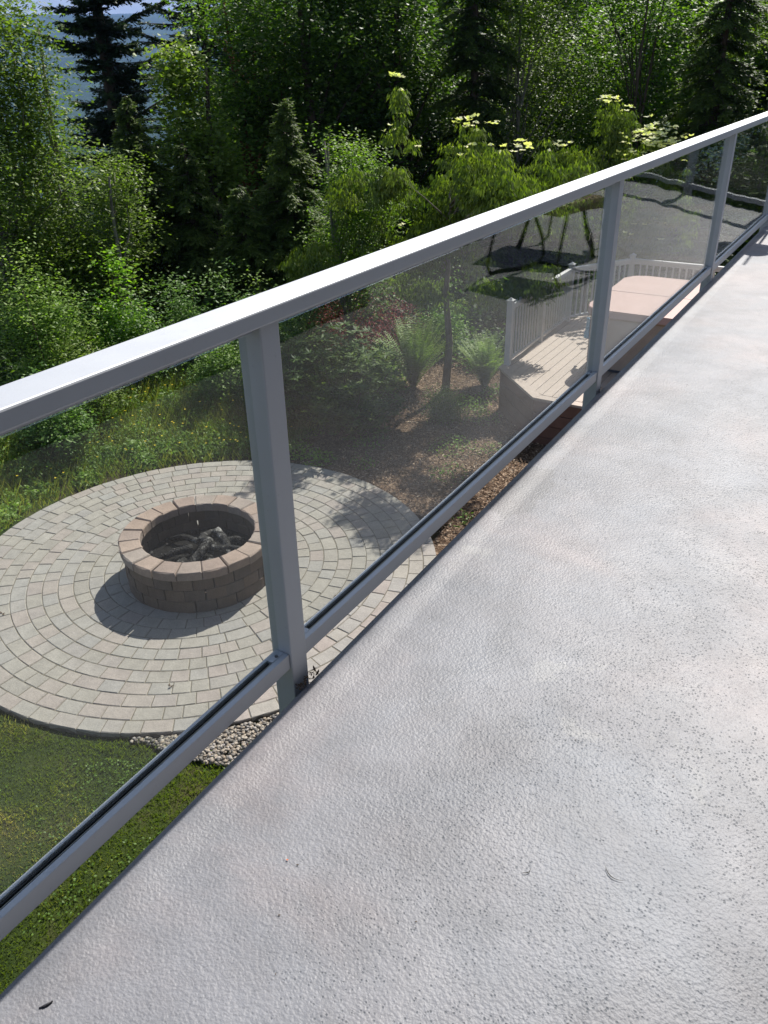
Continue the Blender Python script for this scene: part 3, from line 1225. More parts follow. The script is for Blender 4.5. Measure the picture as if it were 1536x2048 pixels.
def build_tub():
    ht = thing('hot_tub', 'hot tub under a rose vinyl cover on the lower deck', 'hot tub', (-1.4, 12.35, LZ))
    x0, x1, y0, y1 = -1.08, 1.08, -1.08, 1.1
    # cabinet corner is cut away; base slightly inset
    prism('base_frame', rounded_rect(x0 + 0.05, x1 - 0.05, y0 + 0.05, y1 - 0.05, 0.2), 0.001, 0.06, M['fascia'], ht)
    for a, b in (((x0 + .24, y0), (x1 - .24, y0)), ((x1, y0 + .24), (x1, y1 - .24)), ((x1 - .24, y1), (x0 + .24, y1)), ((x0, y1 - .24), (x0, y0 + .24)),
                 ((x0, y0 + .235), (x0 + .235, y0)), ((x1 - .235, y0), (x1, y0 + .235)), ((x1, y1 - .235), (x1 - .235, y1)), ((x0 + .235, y1), (x0, y1 - .235))):
        A, B = Vector((*a, 0)), Vector((*b, 0))
        d = (B - A).normalized()
        n_ = Vector((d.y, -d.x, 0))
        L = (B - A).length
        T = Matrix.Translation(A) @ Matrix(((d.x, n_.x, 0, 0), (d.y, n_.y, 0, 0), (0, 0, 1, 0), (0, 0, 0, 1)))
        bm = bmesh.new()
        add_box(bm, 0.003, L - 0.003, -0.03, 0.0, 0.05, 0.77, 0.004, T)
        link('cabinet_panel', bm_mesh('cabinet_panel', bm, M['tub_wood']), ht)
    P = rounded_rect(x0 - 0.025, x1 + 0.025, y0 - 0.025, y1 + 0.025, 0.27, 8)
    sh = prism('shell_rim', P, 0.771, 0.80, M['cushion'], ht, 0.004)
    # cover in two halves with a centre seam, slightly crowned
    for s_, (ya, yb) in enumerate(((y0 - 0.04, 0.004), (0.010, y1 + 0.04))):
        r_ = 0.28
        if s_ == 0:
            poly = [p for p in rounded_rect(x0 - 0.04, x1 + 0.04, ya, yb + 1, r_, 8) if p[1] < yb - 0.3] + [(x1 + 0.04, yb), (x0 - 0.04, yb)]
        else:
            poly = [(x0 - 0.04, ya), (x1 + 0.04, ya)] + [p for p in rounded_rect(x0 - 0.04, x1 + 0.04, ya - 1, yb, r_, 8) if p[1] > ya + 0.3]
        cy = (ya + yb) / 2
        poly = sorted(poly, key=lambda p: math.atan2(p[1] - cy, p[0]))
        bm = bmesh.new()
        add_prism(bm, poly, 0.80, 0.90)
        bmesh.ops.bevel(bm, geom=[e for e in bm.edges if abs(e.verts[0].co.z - 0.90) < 1e-4 and abs(e.verts[1].co.z - 0.90) < 1e-4],
                        offset=0.02, segments=3, affect='EDGES', profile=0.5)
        link('cover', bm_mesh('cover', bm, M['tub_cover']), ht)
    # towel hanging on the cut corner
    V, F = [], []
    n, m = 8, 10
    e1, e2 = Vector((-0.55, 0.83, 0)), Vector((-0.83, -0.55, 0))
    for i in range(n + 1):
        for j in range(m + 1):
            u, v = i / n - .5, j / m
            q = Vector((-2.52, 11.62, LZ + 0.66)) + e1 * u * (0.17 + 0.05 * v) + e2 * (0.012 + 0.03 * math.sin(u * 9 + 2 * v) * v + 0.02 * v)
            q.z -= 0.3 * v * (1 - 0.25 * abs(u)) + 0.05 * abs(u)
            V.append(q[:])
    for i in range(n):
        for j in range(m):
            a = i * (m + 1) + j
            F.append((a, a + 1, a + m + 2, a + m + 1))
    o = link('towel', mesh_np('towel', V, F, M['blue_cloth'], smooth=True))
    so_ = o.modifiers.new('thick', 'SOLIDIFY')
    so_.thickness = 0.012
    tag(o, 'small light blue cloth hanging at the near corner of the hot tub', 'towel')


build_tub()


# ---------------------------------------------------------------- house (beside and behind the viewer, seen in the glass)
def build_house():
    hs = thing('house', 'grey lap sided house wall beside the upper deck', 'house', (0, 0, 0))
    box('wall', 1.72, 4.4, -4.0, 4.3, -3.4, -0.165, M['siding'], hs)
    for y0, y1, xx in ((-4.0, 4.3, 1.72), (4.3, 11.2, 5.2)):
        box('wall', xx, xx + 0.2, y0, y1, 0.003, 2.75, M['siding'], hs)
        z = 0.02
        while z < 2.6:
            bm = bmesh.new()
            add_box(bm, xx - 0.018, xx - 0.001, y0, y1, z, z + 0.17, 0.0)
            for v in bm.verts:
                if v.co.z > z + 0.1 and v.co.x < xx - 0.01:
                    v.co.x += 0.014
            link('siding_board', bm_mesh('siding_board', bm, M['siding']), hs)
            z += 0.172
    box('wall', 1.721, 5.2, 4.1, 4.3, 0.003, 2.75, M['siding'], hs)
    w_ = box('window', 5.15, 5.18, 5.6, 7.6, 0.1, 2.1, M['dark_glass'], hs)
    for (a, b, c, d) in ((5.5, 5.6, 0.05, 2.2), (7.6, 7.7, 0.05, 2.2), (5.5, 7.7, 2.1, 2.2), (6.56, 6.64, 0.1, 2.1)):
        box('frame', 5.13, 5.19, a, b, c, d, M['trim'], w_)
    box('eave', 1.85, 5.6, -4.0, 4.3, 2.76, 2.9, M['trim'], hs)
    box('eave', 5.3, 6.4, 4.3, 11.2, 2.76, 2.9, M['trim'], hs)
    for yy in (-2.0, 2.2, 6.2, 8.4):
        po = box('support_post', 0.2, 0.34, yy, yy + 0.14, -3.4, -0.425, M['siding'], hs)


build_house()


def build_furniture():
    # sprung patio chair, seen mirrored in the second glass panel
    ch = thing('patio_chair', 'black iron patio chair with curved legs mirrored in the glass', 'chair', (1.0, 5.55, 0.001), R(12))
    tb = []
    for sx in (-.27, .27):
        pts = [(sx, -.26, .012), (sx, .25, .012), (sx, .31, .06), (sx, .27, .2), (sx, .2, .33), (sx, .22, .43)]
        tb.append(tube_np(pts, [.012] * 6, 8))
        pts = [(sx, -.26, .012), (sx, -.30, .08), (sx, -.24, .3), (sx, -.2, .43), (sx, -.19, .6), (sx, -.05, .66), (sx, .2, .64)]
        tb.append(tube_np(pts, [.012] * 7, 8))
    tb.append(tube_np([(-.27, .25, .014), (.27, .25, .014)], [.01] * 2, 8))
    link('leg_frame', tubes_mesh('leg_frame', tb, M['iron']), ch)
    bm = bmesh.new()
    add_box(bm, -.25, .25, -.24, .25, .44, .52, .03)
    link('seat_cushion', bm_mesh('seat_cushion', bm, M['cushion']), ch)
    tb = [tube_np([(sx, .22, .44), (sx * 1.02, .27, .7), (sx * .8, .34, .98)], [.012] * 3, 8) for sx in (-.25, .25)]
    for k in range(9):
        z = .56 + k * .05
        tb.append(tube_np([(-.245, .25 + k * .011, z), (.245, .25 + k * .011, z)], [.007] * 2, 6))
    link('backrest', tubes_mesh('backrest', tb, M['iron']), ch)
    # round table
    tbl = thing('patio_table', 'low black patio table with a square top mirrored in the glass', 'table', (1.25, 6.6, 0.001))
    bm = bmesh.new()
    add_box(bm, -.36, .36, -.36, .36, .66, .69, .01)
    link('table_top', bm_mesh('table_top', bm, M['iron']), tbl)
    for sx in (-1, 1):
        for sy in (-1, 1):
            V, F = tube_np([(sx * .3, sy * .3, .66), (sx * .22, sy * .22, .35), (sx * .31, sy * .31, .0)], [.014] * 3, 8)
            link('leg', tubes_mesh('leg', [(V, F)], M['iron']), tbl)
    # bird feeder on a pole clamped to the corner of the railing
    bf = thing('bird_feeder', 'bird feeder on a thin pole at the far railing corner', 'bird feeder', (0.06, 8.62, 0.001))
    V, F = tube_np([(0, 0, 0), (0, 0, 2.28)], [.012, .010], 10)
    link('pole', tubes_mesh('pole', [(V, F)], M['iron']), bf)
    bm = bmesh.new()
    bmesh.ops.create_cone(bm, cap_ends=True, segments=28, radius1=.15, radius2=.15, depth=.02)
    for v in bm.verts:
        v.co.z += 1.58
    link('tray', bm_mesh('tray', bm, M['brass']), bf)
    bm = bmesh.new()
    bmesh.ops.create_cone(bm, cap_ends=True, segments=20, radius1=.09, radius2=.11, depth=.2)
    for v in bm.verts:
        v.co.z += 1.70
    link('seed_tube', bm_mesh('seed_tube', bm, M['brass']), bf)
    bm = bmesh.new()
    bmesh.ops.create_cone(bm, cap_ends=True, segments=20, radius1=.12, radius2=.02, depth=.06)
    for v in bm.verts:
        v.co.z += 1.835
    link('roof', bm_mesh('roof', bm, M['brass']), bf)


build_furniture()


# ---------------------------------------------------------------- small debris
def build_debris():
    # black feather, lower left of the deck
    V, F = [], []
    n = 14
    rs = random.Random(2)
    for i in range(n + 1):
        t = i / n
        wd = 0.0038 * (math.sin(PI * min(1, t * 1.1)) ** 0.6 if t < 0.95 else 0.15) * rs.uniform(.6, 1.1)
        x, y = 0.03 * (t - .5), 0.006 * t * t
        V += [(x, y - wd, 0.001), (x, y, 0.0026 + 0.003 * t * t), (x, y + wd * .7, 0.001)]
    for i in range(n):
        a = i * 3
        F += [(a, a + 1, a + 4, a + 3), (a + 1, a + 2, a + 5, a + 4)]
    o = link('feather', mesh_np('feather', V, F, M['feather']), loc=(0.095, 0.362, 0.002))
    o.rotation_euler = (0, 0, R(50))
    o.scale = (.7, .7, .7)
    sd = o.modifiers.new('thick', 'SOLIDIFY')
    sd.thickness = 0.0015
    tag(o, 'small ragged black feather on the deck near the bottom left', 'feather')
    # curved twig in the middle of the deck
    for loc, rz, L, lab in (((0.829, 1.07, 0.003), R(-20), 0.042, 'thin curved dark twig on the worn part of the deck'),
                            ((0.69, 1.0, 0.003), R(60), 0.02, 'short bent dark twig beside the longer curved twig')):
        pts = [(L * (t - .5), L * 0.25 * (t - .5) ** 2 * 4, 0.0) for t in np.linspace(0, 1, 7)]
        Vt, Ft = tube_np(pts, [0.0003, .0006, .0008, .0008, .0006, .0004, .0002], 6)
        o = link('twig', tubes_mesh('twig', [(Vt, Ft)], M['twig']), loc=loc)
        o.rotation_euler = (0, 0, rz)
        tag(o, lab, 'twig')
    # leaf litter caught at the foot of each post
    for i, (yy, lab) in enumerate(((1.235, 'clump of dried leaf litter caught at the foot of the nearest railing post'),
                                   (3.545, 'bit of leaf litter at the foot of the middle railing post'),
                                   (5.895, 'bit of leaf litter at the foot of the third railing post'))):
        rs2 = random.Random(40 + i)
        n = 46 if i == 0 else 22
        c = np.array([(rs2.uniform(-0.012, 0.008), rs2.uniform(-0.03, 0.045), rs2.uniform(0.001, 0.008)) for _ in range(n)])
        d = np.array([(rs2.uniform(-1, 1), rs2.uniform(-1.5, 1.5), rs2.uniform(-.15, .25)) for _ in range(n)])
        nn = np.array([(rs2.uniform(-.6, .6), rs2.uniform(-.6, .6), 1) for _ in range(n)])
        Vl, Fl, Tl = leaves_np(c, d, nn, np.array([rs2.uniform(.006, .017) for _ in range(n)]), np.array([rs2.uniform(.003, .007) for _ in range(n)]), 0.3)
        o = link('leaf_litter', mesh_np('leaf_litter', Vl, Fl, M['debris'], Tl), loc=(0.0, yy, 0.0))
        tag(o, lab, 'leaf litter')
    # specks of grit and leaf crumbs over the deck: nobody could count them
    rs3 = random.Random(9)
    bm = bmesh.new()
    for k in range(160):
        x, y = rs3.uniform(0.05, 1.6), rs3.uniform(0.2, 7)
        s_ = rs3.uniform(.0006, .0013)
        q = bmesh.ops.create_icosphere(bm, subdivisions=1, radius=s_)['verts']
        a = rs3.uniform(0, 6)
        rot = Matrix.Rotation(a, 3, 'Z')
        st = rs3.uniform(1, 3)
        for v in q:
            v.co = rot @ Vector((v.co.x * st, v.co.y, v.co.z * .6)) + Vector((x, y, 0.002))
    o = link('deck_crumbs', bm_mesh('deck_crumbs', bm, M['debris']))
    tag(o, 'tiny dark crumbs and grit lying on the deck', 'grit', kind='stuff')
    rs4 = random.Random(12)
    for k, (x, y, lab) in enumerate(((0.27, 0.79, 'tiny orange fleck on the deck nearest the railing gap'),
                                     (0.31, 0.45, 'tiny orange fleck on the deck towards the feather'))):
        Vl, Fl, Tl = leaves_np(np.array([(0, 0, 0.003)]), np.array([(1, .3, .1)]), np.array([(0, 0.1, 1)]), 0.006, 0.004, 0.2)
        o = link('orange_fleck', mesh_np('orange_fleck', Vl, Fl, M['orange'], Tl), loc=(x, y, 0))
        tag(o, lab, 'leaf bit')


build_debris()


def patio_litter():
    rs = random.Random(66)
    spots_ = [(-6.42, 6.35, 'small brown dead leaf at the back left of the patio'), (-5.6, 3.55, 'small dead leaf near the front left of the patio'),
              (-3.4, 3.6, 'small dead leaf near the front of the patio'), (-2.9, 5.4, 'small dead leaf right of the fire pit')]
    for x, y, lab in spots_:
        n = 3
        c = np.array([(rs.uniform(-.01, .01), rs.uniform(-.01, .01), .004) for _ in range(n)])
        d = np.array([(rs.uniform(-1, 1), rs.uniform(-1, 1), .2) for _ in range(n)])
        nn = np.array([(rs.uniform(-.4, .4), rs.uniform(-.4, .4), 1) for _ in range(n)])
        V, F, T = leaves_np(c, d, nn, .035, .022, .3)
        o = link('dead_leaf', mesh_np('dead_leaf', V, F, M['debris'], T), loc=(x, y, PZ + .002))
        tag(o, lab, 'leaf')


patio_litter()


# ================================================================ GROUND COVER
def add_stuff(name, V, F, T, mat, label, cat):
    o = link(name, mesh_np(name, V, F, mat, T))
    return tag(o, label, cat, kind='stuff')


def fbm(x, y, s, seed=0.0):
    return np.array([noise.fractal(Vector((a * s, b * s, seed)), 1.0, 2.0, 3) for a, b in zip(x, y)])


def build_grass():
    n = 150000
    x = RNG.uniform(-6.6, -0.1, n)
    y = RNG.uniform(-1.2, 4.6, n)
    rp_ = np.hypot(x - PC[0], y - PC[1])
    ring = 0.05 + 0.55 * np.clip((x + 3.2) / .9, 0, 1)
    ok = (rp_ > PR + ring * 0.8 + RNG.normal(0, .03, n)) & (y < 3.6 + (x < -5) * 1.2)
    x, y = x[ok], y[ok]
    gx = np.round(x / .12)
    patch = np.sin(x * 2.3 + 1.7 * np.sin(y * 1.9)) * np.sin(y * 2.7 + 1.3 * np.sin(x * 2.2)) 
    patch = patch + 0.5 * np.sin(x * 9 + y * 4) * np.sin(y * 8 - x * 5)
    patch2 = np.sin(x * 5.1 + y * 2.0 + 2) * np.sin(y * 4.3 - x * 3.1)
    m = len(x)
    z = np.full(m, -3.37)
    ang = RNG.uniform(0, 2 * PI, m)
    lean = RNG.uniform(.2, 1.1, m)
    edge_long = np.exp(-np.abs(np.hypot(x - PC[0], y - PC[1]) - PR - 0.12) / 0.1)
    L = (0.02 + 0.032 * RNG.random(m) ** 2 + 0.05 * edge_long * RNG.random(m)) * (1 + 0.25 * patch2)
    c = np.stack([x, y, z], 1)
    d = np.stack([np.cos(ang) * lean, np.sin(ang) * lean, np.ones(m)], 1)
    nn = np.stack([np.cos(ang + 1.3), np.sin(ang + 1.3), 0.3 * np.ones(m)], 1)
    spots_ = sum(np.exp(-((x - a_) ** 2 + (y - b_) ** 2) / r__ ** 2) for a_, b_, r__ in ((-1.6, 1.0, .35), (-2.1, 1.6, .3), (-1.1, .5, .4), (-3.6, 1.6, .4), (-2.6, .6, .35), (-4.4, 2.2, .3)))
    dry = np.clip((patch - 0.05) * 1.0 + 0.8 * spots_, 0, 0.85)
    T = np.clip(0.2 + 0.35 * RNG.random(m) + dry * RNG.random(m) + 0.06 * patch2, 0, 1)
    V, F, TT = leaves_np(c, d, nn, L, 0.0065 + 0.003 * RNG.random(m), 0.1, T)
    add_stuff('grass', V, F, TT, M['blade'], 'short lawn grass with dry yellow patches', 'grass')
    # clover patches
    n = 5000
    cx = RNG.uniform(-5.5, -0.6, 60)
    cy = RNG.uniform(0.2, 3.3, 60)
    k = RNG.integers(0, 60, n)
    x = cx[k] + RNG.normal(0, .13, n)
    y = cy[k] + RNG.normal(0, .13, n)
    ok = np.hypot(x - PC[0], y - PC[1]) > PR + 0.25
    x, y = x[ok], y[ok]
    m = len(x)
    ang = RNG.uniform(0, 2 * PI, m)
    c = np.stack([x, y, -3.345 + RNG.uniform(-.01, .012, m)], 1)
    d = np.stack([np.cos(ang), np.sin(ang), RNG.uniform(-.1, .5, m)], 1)
    nn = np.stack([RNG.normal(0, .3, m), RNG.normal(0, .3, m), np.ones(m)], 1)
    V, F, TT = leaves_np(c, d, nn, 0.016 + .01 * RNG.random(m), 0.015, 0.05, RNG.uniform(.1, .55, m))
    add_stuff('clover', V, F, TT, M['leaf_weed'], 'clover leaves growing through the lawn', 'clover')


build_grass()


def build_pebbles():
    rs = random.Random(77)
    base = bmesh.new()
    bmesh.ops.create_icosphere(base, subdivisions=1, radius=1.0)
    bv = np.array([v.co[:] for v in base.verts])
    bf = np.array([[v.index for v in f.verts] for f in base.faces])
    base.free()
    V, F, T = [], [], []
    cnt = 0
    tries = 0
    while cnt < 4600 and tries < 60000:
        tries += 1
        a = rs.uniform(PI * 0.98, PI * 1.98)
        aw = (a - PI) / PI
        x = PC[0] + math.cos(a) * (PR + .05)
        wd = 0.05 + 0.6 * max(0, min(1, (x + 3.15) / .8))
        r_ = PR + 0.015 + wd * rs.random()
        x, y = PC[0] + r_ * math.cos(a), PC[1] + r_ * math.sin(a)
        if x > -1.2 or x < -3.25:
            continue
        if wd < 0.12 and rs.random() < 0.85:
            continue
        s_ = rs.uniform(.009, .020)
        sc = np.array([rs.uniform(.9, 1.5), rs.uniform(.8, 1.1), rs.uniform(.5, .75)]) * s_
        q = bv * sc * (1 + 0.12 * RNG.normal(size=(len(bv), 1)))
        t = rs.uniform(0, PI)
        rot = np.array([[math.cos(t), -math.sin(t), 0], [math.sin(t), math.cos(t), 0], [0, 0, 1]])
        q = q @ rot.T + np.array([x, y, -3.352 + rs.uniform(0, .02)])
        V.append(q)
        F.append(bf + cnt * len(bv))
        T += [rs.random()] * len(bf)
        cnt += 1
    o = link('pebbles', mesh_np('pebbles', np.concatenate(V), np.concatenate(F), M['pebble'], T, smooth=True))
    tag(o, 'rounded tan and grey pebbles along the near edge of the patio', 'pebbles', kind='stuff')


build_pebbles()


def build_chips():
    n = 70000
    x = RNG.uniform(-6.2, 0.6, n)
    y = RNG.uniform(3.4, 12.6, n)
    ok = (np.hypot(x - PC[0], y - PC[1]) > PR + 0.02) & ~((x > -2.0) & (y > 9.8)) & ((x > -2.4) | (y > 7.0)) & \
         (x > -6.1 + np.clip(8.6 - y, 0, 2))
    x, y = x[ok], y[ok]
    m = len(x)
    ang = RNG.uniform(0, 2 * PI, m)
    c = np.stack([x, y, -3.345 + RNG.uniform(-.005, .03, m)], 1)
    d = np.stack([np.cos(ang), np.sin(ang), RNG.normal(0, .3, m)], 1)
    nn = np.stack([RNG.normal(0, .5, m), RNG.normal(0, .5, m), np.ones(m)], 1)
    V, F, TT = leaves_np(c, d, nn, 0.02 + .04 * RNG.random(m) ** 2, 0.011 + .01 * RNG.random(m), 0.1, RNG.random(m) ** 1.4)
    add_stuff('bark_mulch', V, F, TT, M['chips'], 'loose brown bark chips covering the garden bed', 'mulch')


build_chips()


def mound_leaves(cx, cy, rx, ry, h, n, L, W, seed, zoff=0.0):
    """leaves over and inside a low mound"""
    g = np.random.default_rng(seed)
    u = g.normal(size=(n, 3))
    u = unit(u)
    u[:, 2] = np.abs(u[:, 2])
    rr = g.random(n) ** 0.35
    p = u * rr[:, None] * np.array([rx, ry, h])
    p[:, 0] += cx
    p[:, 1] += cy
    gz = ground_z(cx, cy)
    p[:, 2] += gz + zoff
    ang = g.uniform(0, 2 * PI, n)
    d = np.stack([np.cos(ang), np.sin(ang), g.normal(0.1, .5, n)], 1)
    nn = u * 0.5 + np.array([0, 0, .8]) + g.normal(0, .45, (n, 3))
    return p, d, nn


def build_weeds():
    P, D, N, Ls, Ws, Ts = [], [], [], [], [], []
    g = np.random.default_rng(99)
    k = 0
    for i in range(620):
        az = g.uniform(31, 66)
        d_ = g.uniform(8.6, 13.2)
        x, y = polar(az, d_)
        rp_ = math.hypot(x - PC[0], y - PC[1])
        if rp_ < PR + 0.28:
            continue
        if az < 35 and d_ < 9.8:
            continue
        if x > -5.5:
            continue
        out_ = max(0, min(1, (rp_ - PR - .3) / 2.2))
        h = 0.17 + 0.7 * out_ * g.uniform(.35, 1.0)
        r_ = g.uniform(.22, .42) * (0.6 + .6 * out_)
        n = int(230 + 330 * out_)
        p, d, nn = mound_leaves(x, y, r_, r_, h, n, 0, 0, 1000 + i)
        s_ = g.uniform(.7, 1.3)
        tt = g.uniform(.25, .85)
        P.append(p); D.append(d); N.append(nn)
        Ls.append(g.uniform(.03, .065, n) * s_); Ws.append(g.uniform(.016, .034, n) * s_)
        Ts.append(np.clip(tt + g.normal(0, .15, n), 0, 1))
    P, D, N = np.concatenate(P), np.concatenate(D), np.concatenate(N)
    V, F, T = leaves_np(P, D, N, np.concatenate(Ls), np.concatenate(Ws), .15, np.concatenate(Ts))
    add_stuff('weeds', V, F, T, M['leaf_weed'], 'rough green weeds growing on the slope behind the patio', 'weeds')
    # tall grass blades among them
    n = 22000
    az = g.uniform(32, 62, n)
    d_ = g.uniform(8.6, 13.0, n)
    x, y = 1 - d_ * np.sin(np.radians(az)), d_ * np.cos(np.radians(az))
    ok = (np.hypot(x - PC[0], y - PC[1]) > PR + 0.08) & (x < -5.5)
    x, y = x[ok], y[ok]
    m = len(x)
    ang = g.uniform(0, 2 * PI, m)
    z = np.array([ground_z(a, b) for a, b in zip(x, y)])
    rp_ = np.hypot(x - PC[0], y - PC[1]) - PR
    c = np.stack([x, y, z], 1)
    d = np.stack([np.cos(ang) * .45, np.sin(ang) * .45, np.ones(m)], 1)
    nn = np.stack([np.sin(ang), -np.cos(ang), .2 * np.ones(m)], 1)
    V, F, T = leaves_np(c, d, nn, np.clip(.12 + .3 * rp_, .1, .75) * g.uniform(.6, 1.2, m), .010, .1, g.uniform(.2, .8, m))
    add_stuff('tall_grass', V, F, T, M['blade'], 'tall grass blades among the weeds behind the patio', 'grass')
    # yellow wildflowers
    n = 120
    az = g.normal(46, 6, n)
    d_ = g.uniform(9.6, 12.0, n)
    x, y = 1 - d_ * np.sin(np.radians(az)), d_ * np.cos(np.radians(az))
    ok = (np.hypot(x - PC[0], y - PC[1]) > PR + 0.2) & (x < -5.4)
    x, y = x[ok], y[ok]
    m = len(x)
    rp_ = np.hypot(x - PC[0], y - PC[1]) - PR
    z = np.array([ground_z(a, b) for a, b in zip(x, y)]) + .25 + .5 * np.clip((rp_ - .3) / 2.2, 0, 1) * g.uniform(.6, 1.3, m)
    c = np.repeat(np.stack([x, y, z], 1), 5, 0)
    a5 = np.tile(np.arange(5) * 2 * PI / 5, m) + np.repeat(g.uniform(0, 6, m), 5)
    d = np.stack([np.cos(a5), np.sin(a5), .5 * np.ones(5 * m)], 1)
    nn = np.tile(np.array([0., 0., 1.]), (5 * m, 1)) + d * -.2
    V, F, T = leaves_np(c, d, nn, .019, .016, .05)
    add_stuff('wildflowers', V, F, T, M['yellow'], 'small yellow wildflowers dotted through the weeds', 'flowers')
    # stray ground cover on the mulch bed
    P, D, N = [], [], []
    for i, (x, y, r_, n) in enumerate(((-5.6, 9.9, .35, 500), (-5.2, 9.5, .22, 260), (-4.0, 10.7, .35, 420), (-3.8, 11.3, .3, 300), (-3.6, 10.3, .3, 260),
                                       (-3.5, 9.2, .38, 300), (-4.6, 8.7, .3, 160), (-3.2, 8.4, .3, 120), (-4.9, 7.95, .25, 260), (-4.3, 8.1, .2, 90),
                                       (-5.35, 8.0, .3, 420), (-2.5, 7.4, .2, 70), (-1.6, 6.4, .25, 60), (-2.9, 9.3, .3, 110), (-4.8, 12.0, .4, 300))):
        p, d, nn = mound_leaves(x, y, r_, r_, .16, n, 0, 0, 3000 + i, 0.04)
        P.append(p); D.append(d); N.append(nn)
    P, D, N = np.concatenate(P), np.concatenate(D), np.concatenate(N)
    V, F, T = leaves_np(P, D, N, g.uniform(.03, .055, len(P)), g.uniform(.018, .03, len(P)), .1, g.uniform(.2, .8, len(P)))
    add_stuff('bed_weeds', V, F, T, M['leaf_weed'], 'low green seedlings scattered over the mulch bed', 'weeds')


build_weeds()


def build_undergrowth():
    g = np.random.default_rng(123)
    P, D, N, Ls, Ws, Ts = [], [], [], [], [], []
    for i in range(240):
        az = g.uniform(-30, 66)
        d_ = g.uniform(14.5, 27) if az > 12 else g.uniform(16.5, 27)
        x, y = polar(az, d_)
        if -4.2 < x < 1.2 and y < 15.6:
            continue
        h = g.uniform(.8, 2.0)
        r_ = g.uniform(.7, 1.4)
        n = 520
        p, d, nn = mound_leaves(x, y, r_, r_, h, n, 0, 0, 5000 + i)
        P.append(p); D.append(d); N.append(nn)
        s_ = g.uniform(.9, 1.5)
        Ls.append(g.uniform(.08, .14, n) * s_); Ws.append(g.uniform(.05, .085, n) * s_)
        Ts.append(np.clip(g.uniform(.1, .6) + g.normal(0, .15, n), 0, 1))
    P, D, N = np.concatenate(P), np.concatenate(D), np.concatenate(N)
    V, F, T = leaves_np(P, D, N, np.concatenate(Ls), np.concatenate(Ws), .15, np.concatenate(Ts))
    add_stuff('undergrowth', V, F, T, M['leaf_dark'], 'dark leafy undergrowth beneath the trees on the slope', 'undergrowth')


build_undergrowth()


# ================================================================ TREES AND SHRUBS
def clump_leaves(g, centers, per, spread, L, W, droop=0.0, flat=0.6, tb=0.5, tv=0.18):
    n = len(centers) * per
    c = np.repeat(centers, per, 0)
    off = g.normal(size=(n, 3)) * np.array([spread, spread, spread * flat])
    c = c + off
    ang = g.uniform(0, 2 * PI, n)
    d = np.stack([np.cos(ang), np.sin(ang), g.normal(-droop, .35, n)], 1)
    nn = np.stack([g.normal(0, .45, n), g.normal(0, .45, n), np.ones(n)], 1)
    ct = np.repeat(np.clip(tb + g.normal(0, tv, len(centers)), 0, 1), per)
    T = np.clip(ct + g.normal(0, .14, n), 0, 1)
    return leaves_np(c, d, nn, L * g.uniform(.7, 1.2, n), W * g.uniform(.7, 1.2, n), .15, T)


def crown_points(g, n, lobes, thresh=-.15, seed=0.0, ns=0.9, shell=0.45):
    """cluster centres spread through a set of ellipsoid lobes, with noise-carved gaps"""
    P = []
    wts = np.array([l[3] * l[4] * l[5] for l in lobes]) ** 0.7
    wts /= wts.sum()
    tries = 0
    while len(P) < n and tries < n * 12:
        tries += 1
        l = lobes[g.choice(len(lobes), p=wts)]
        u = g.normal(size=3)
        u /= np.linalg.norm(u)
        r_ = g.random() ** shell
        q = np.array([l[0] + u[0] * r_ * l[3], l[1] + u[1] * r_ * l[4], l[2] + u[2] * r_ * l[5]])
        if noise.noise(Vector((q[0] * ns, q[1] * ns, q[2] * ns + seed))) < thresh:
            continue
        P.append(q)
    return np.array(P)


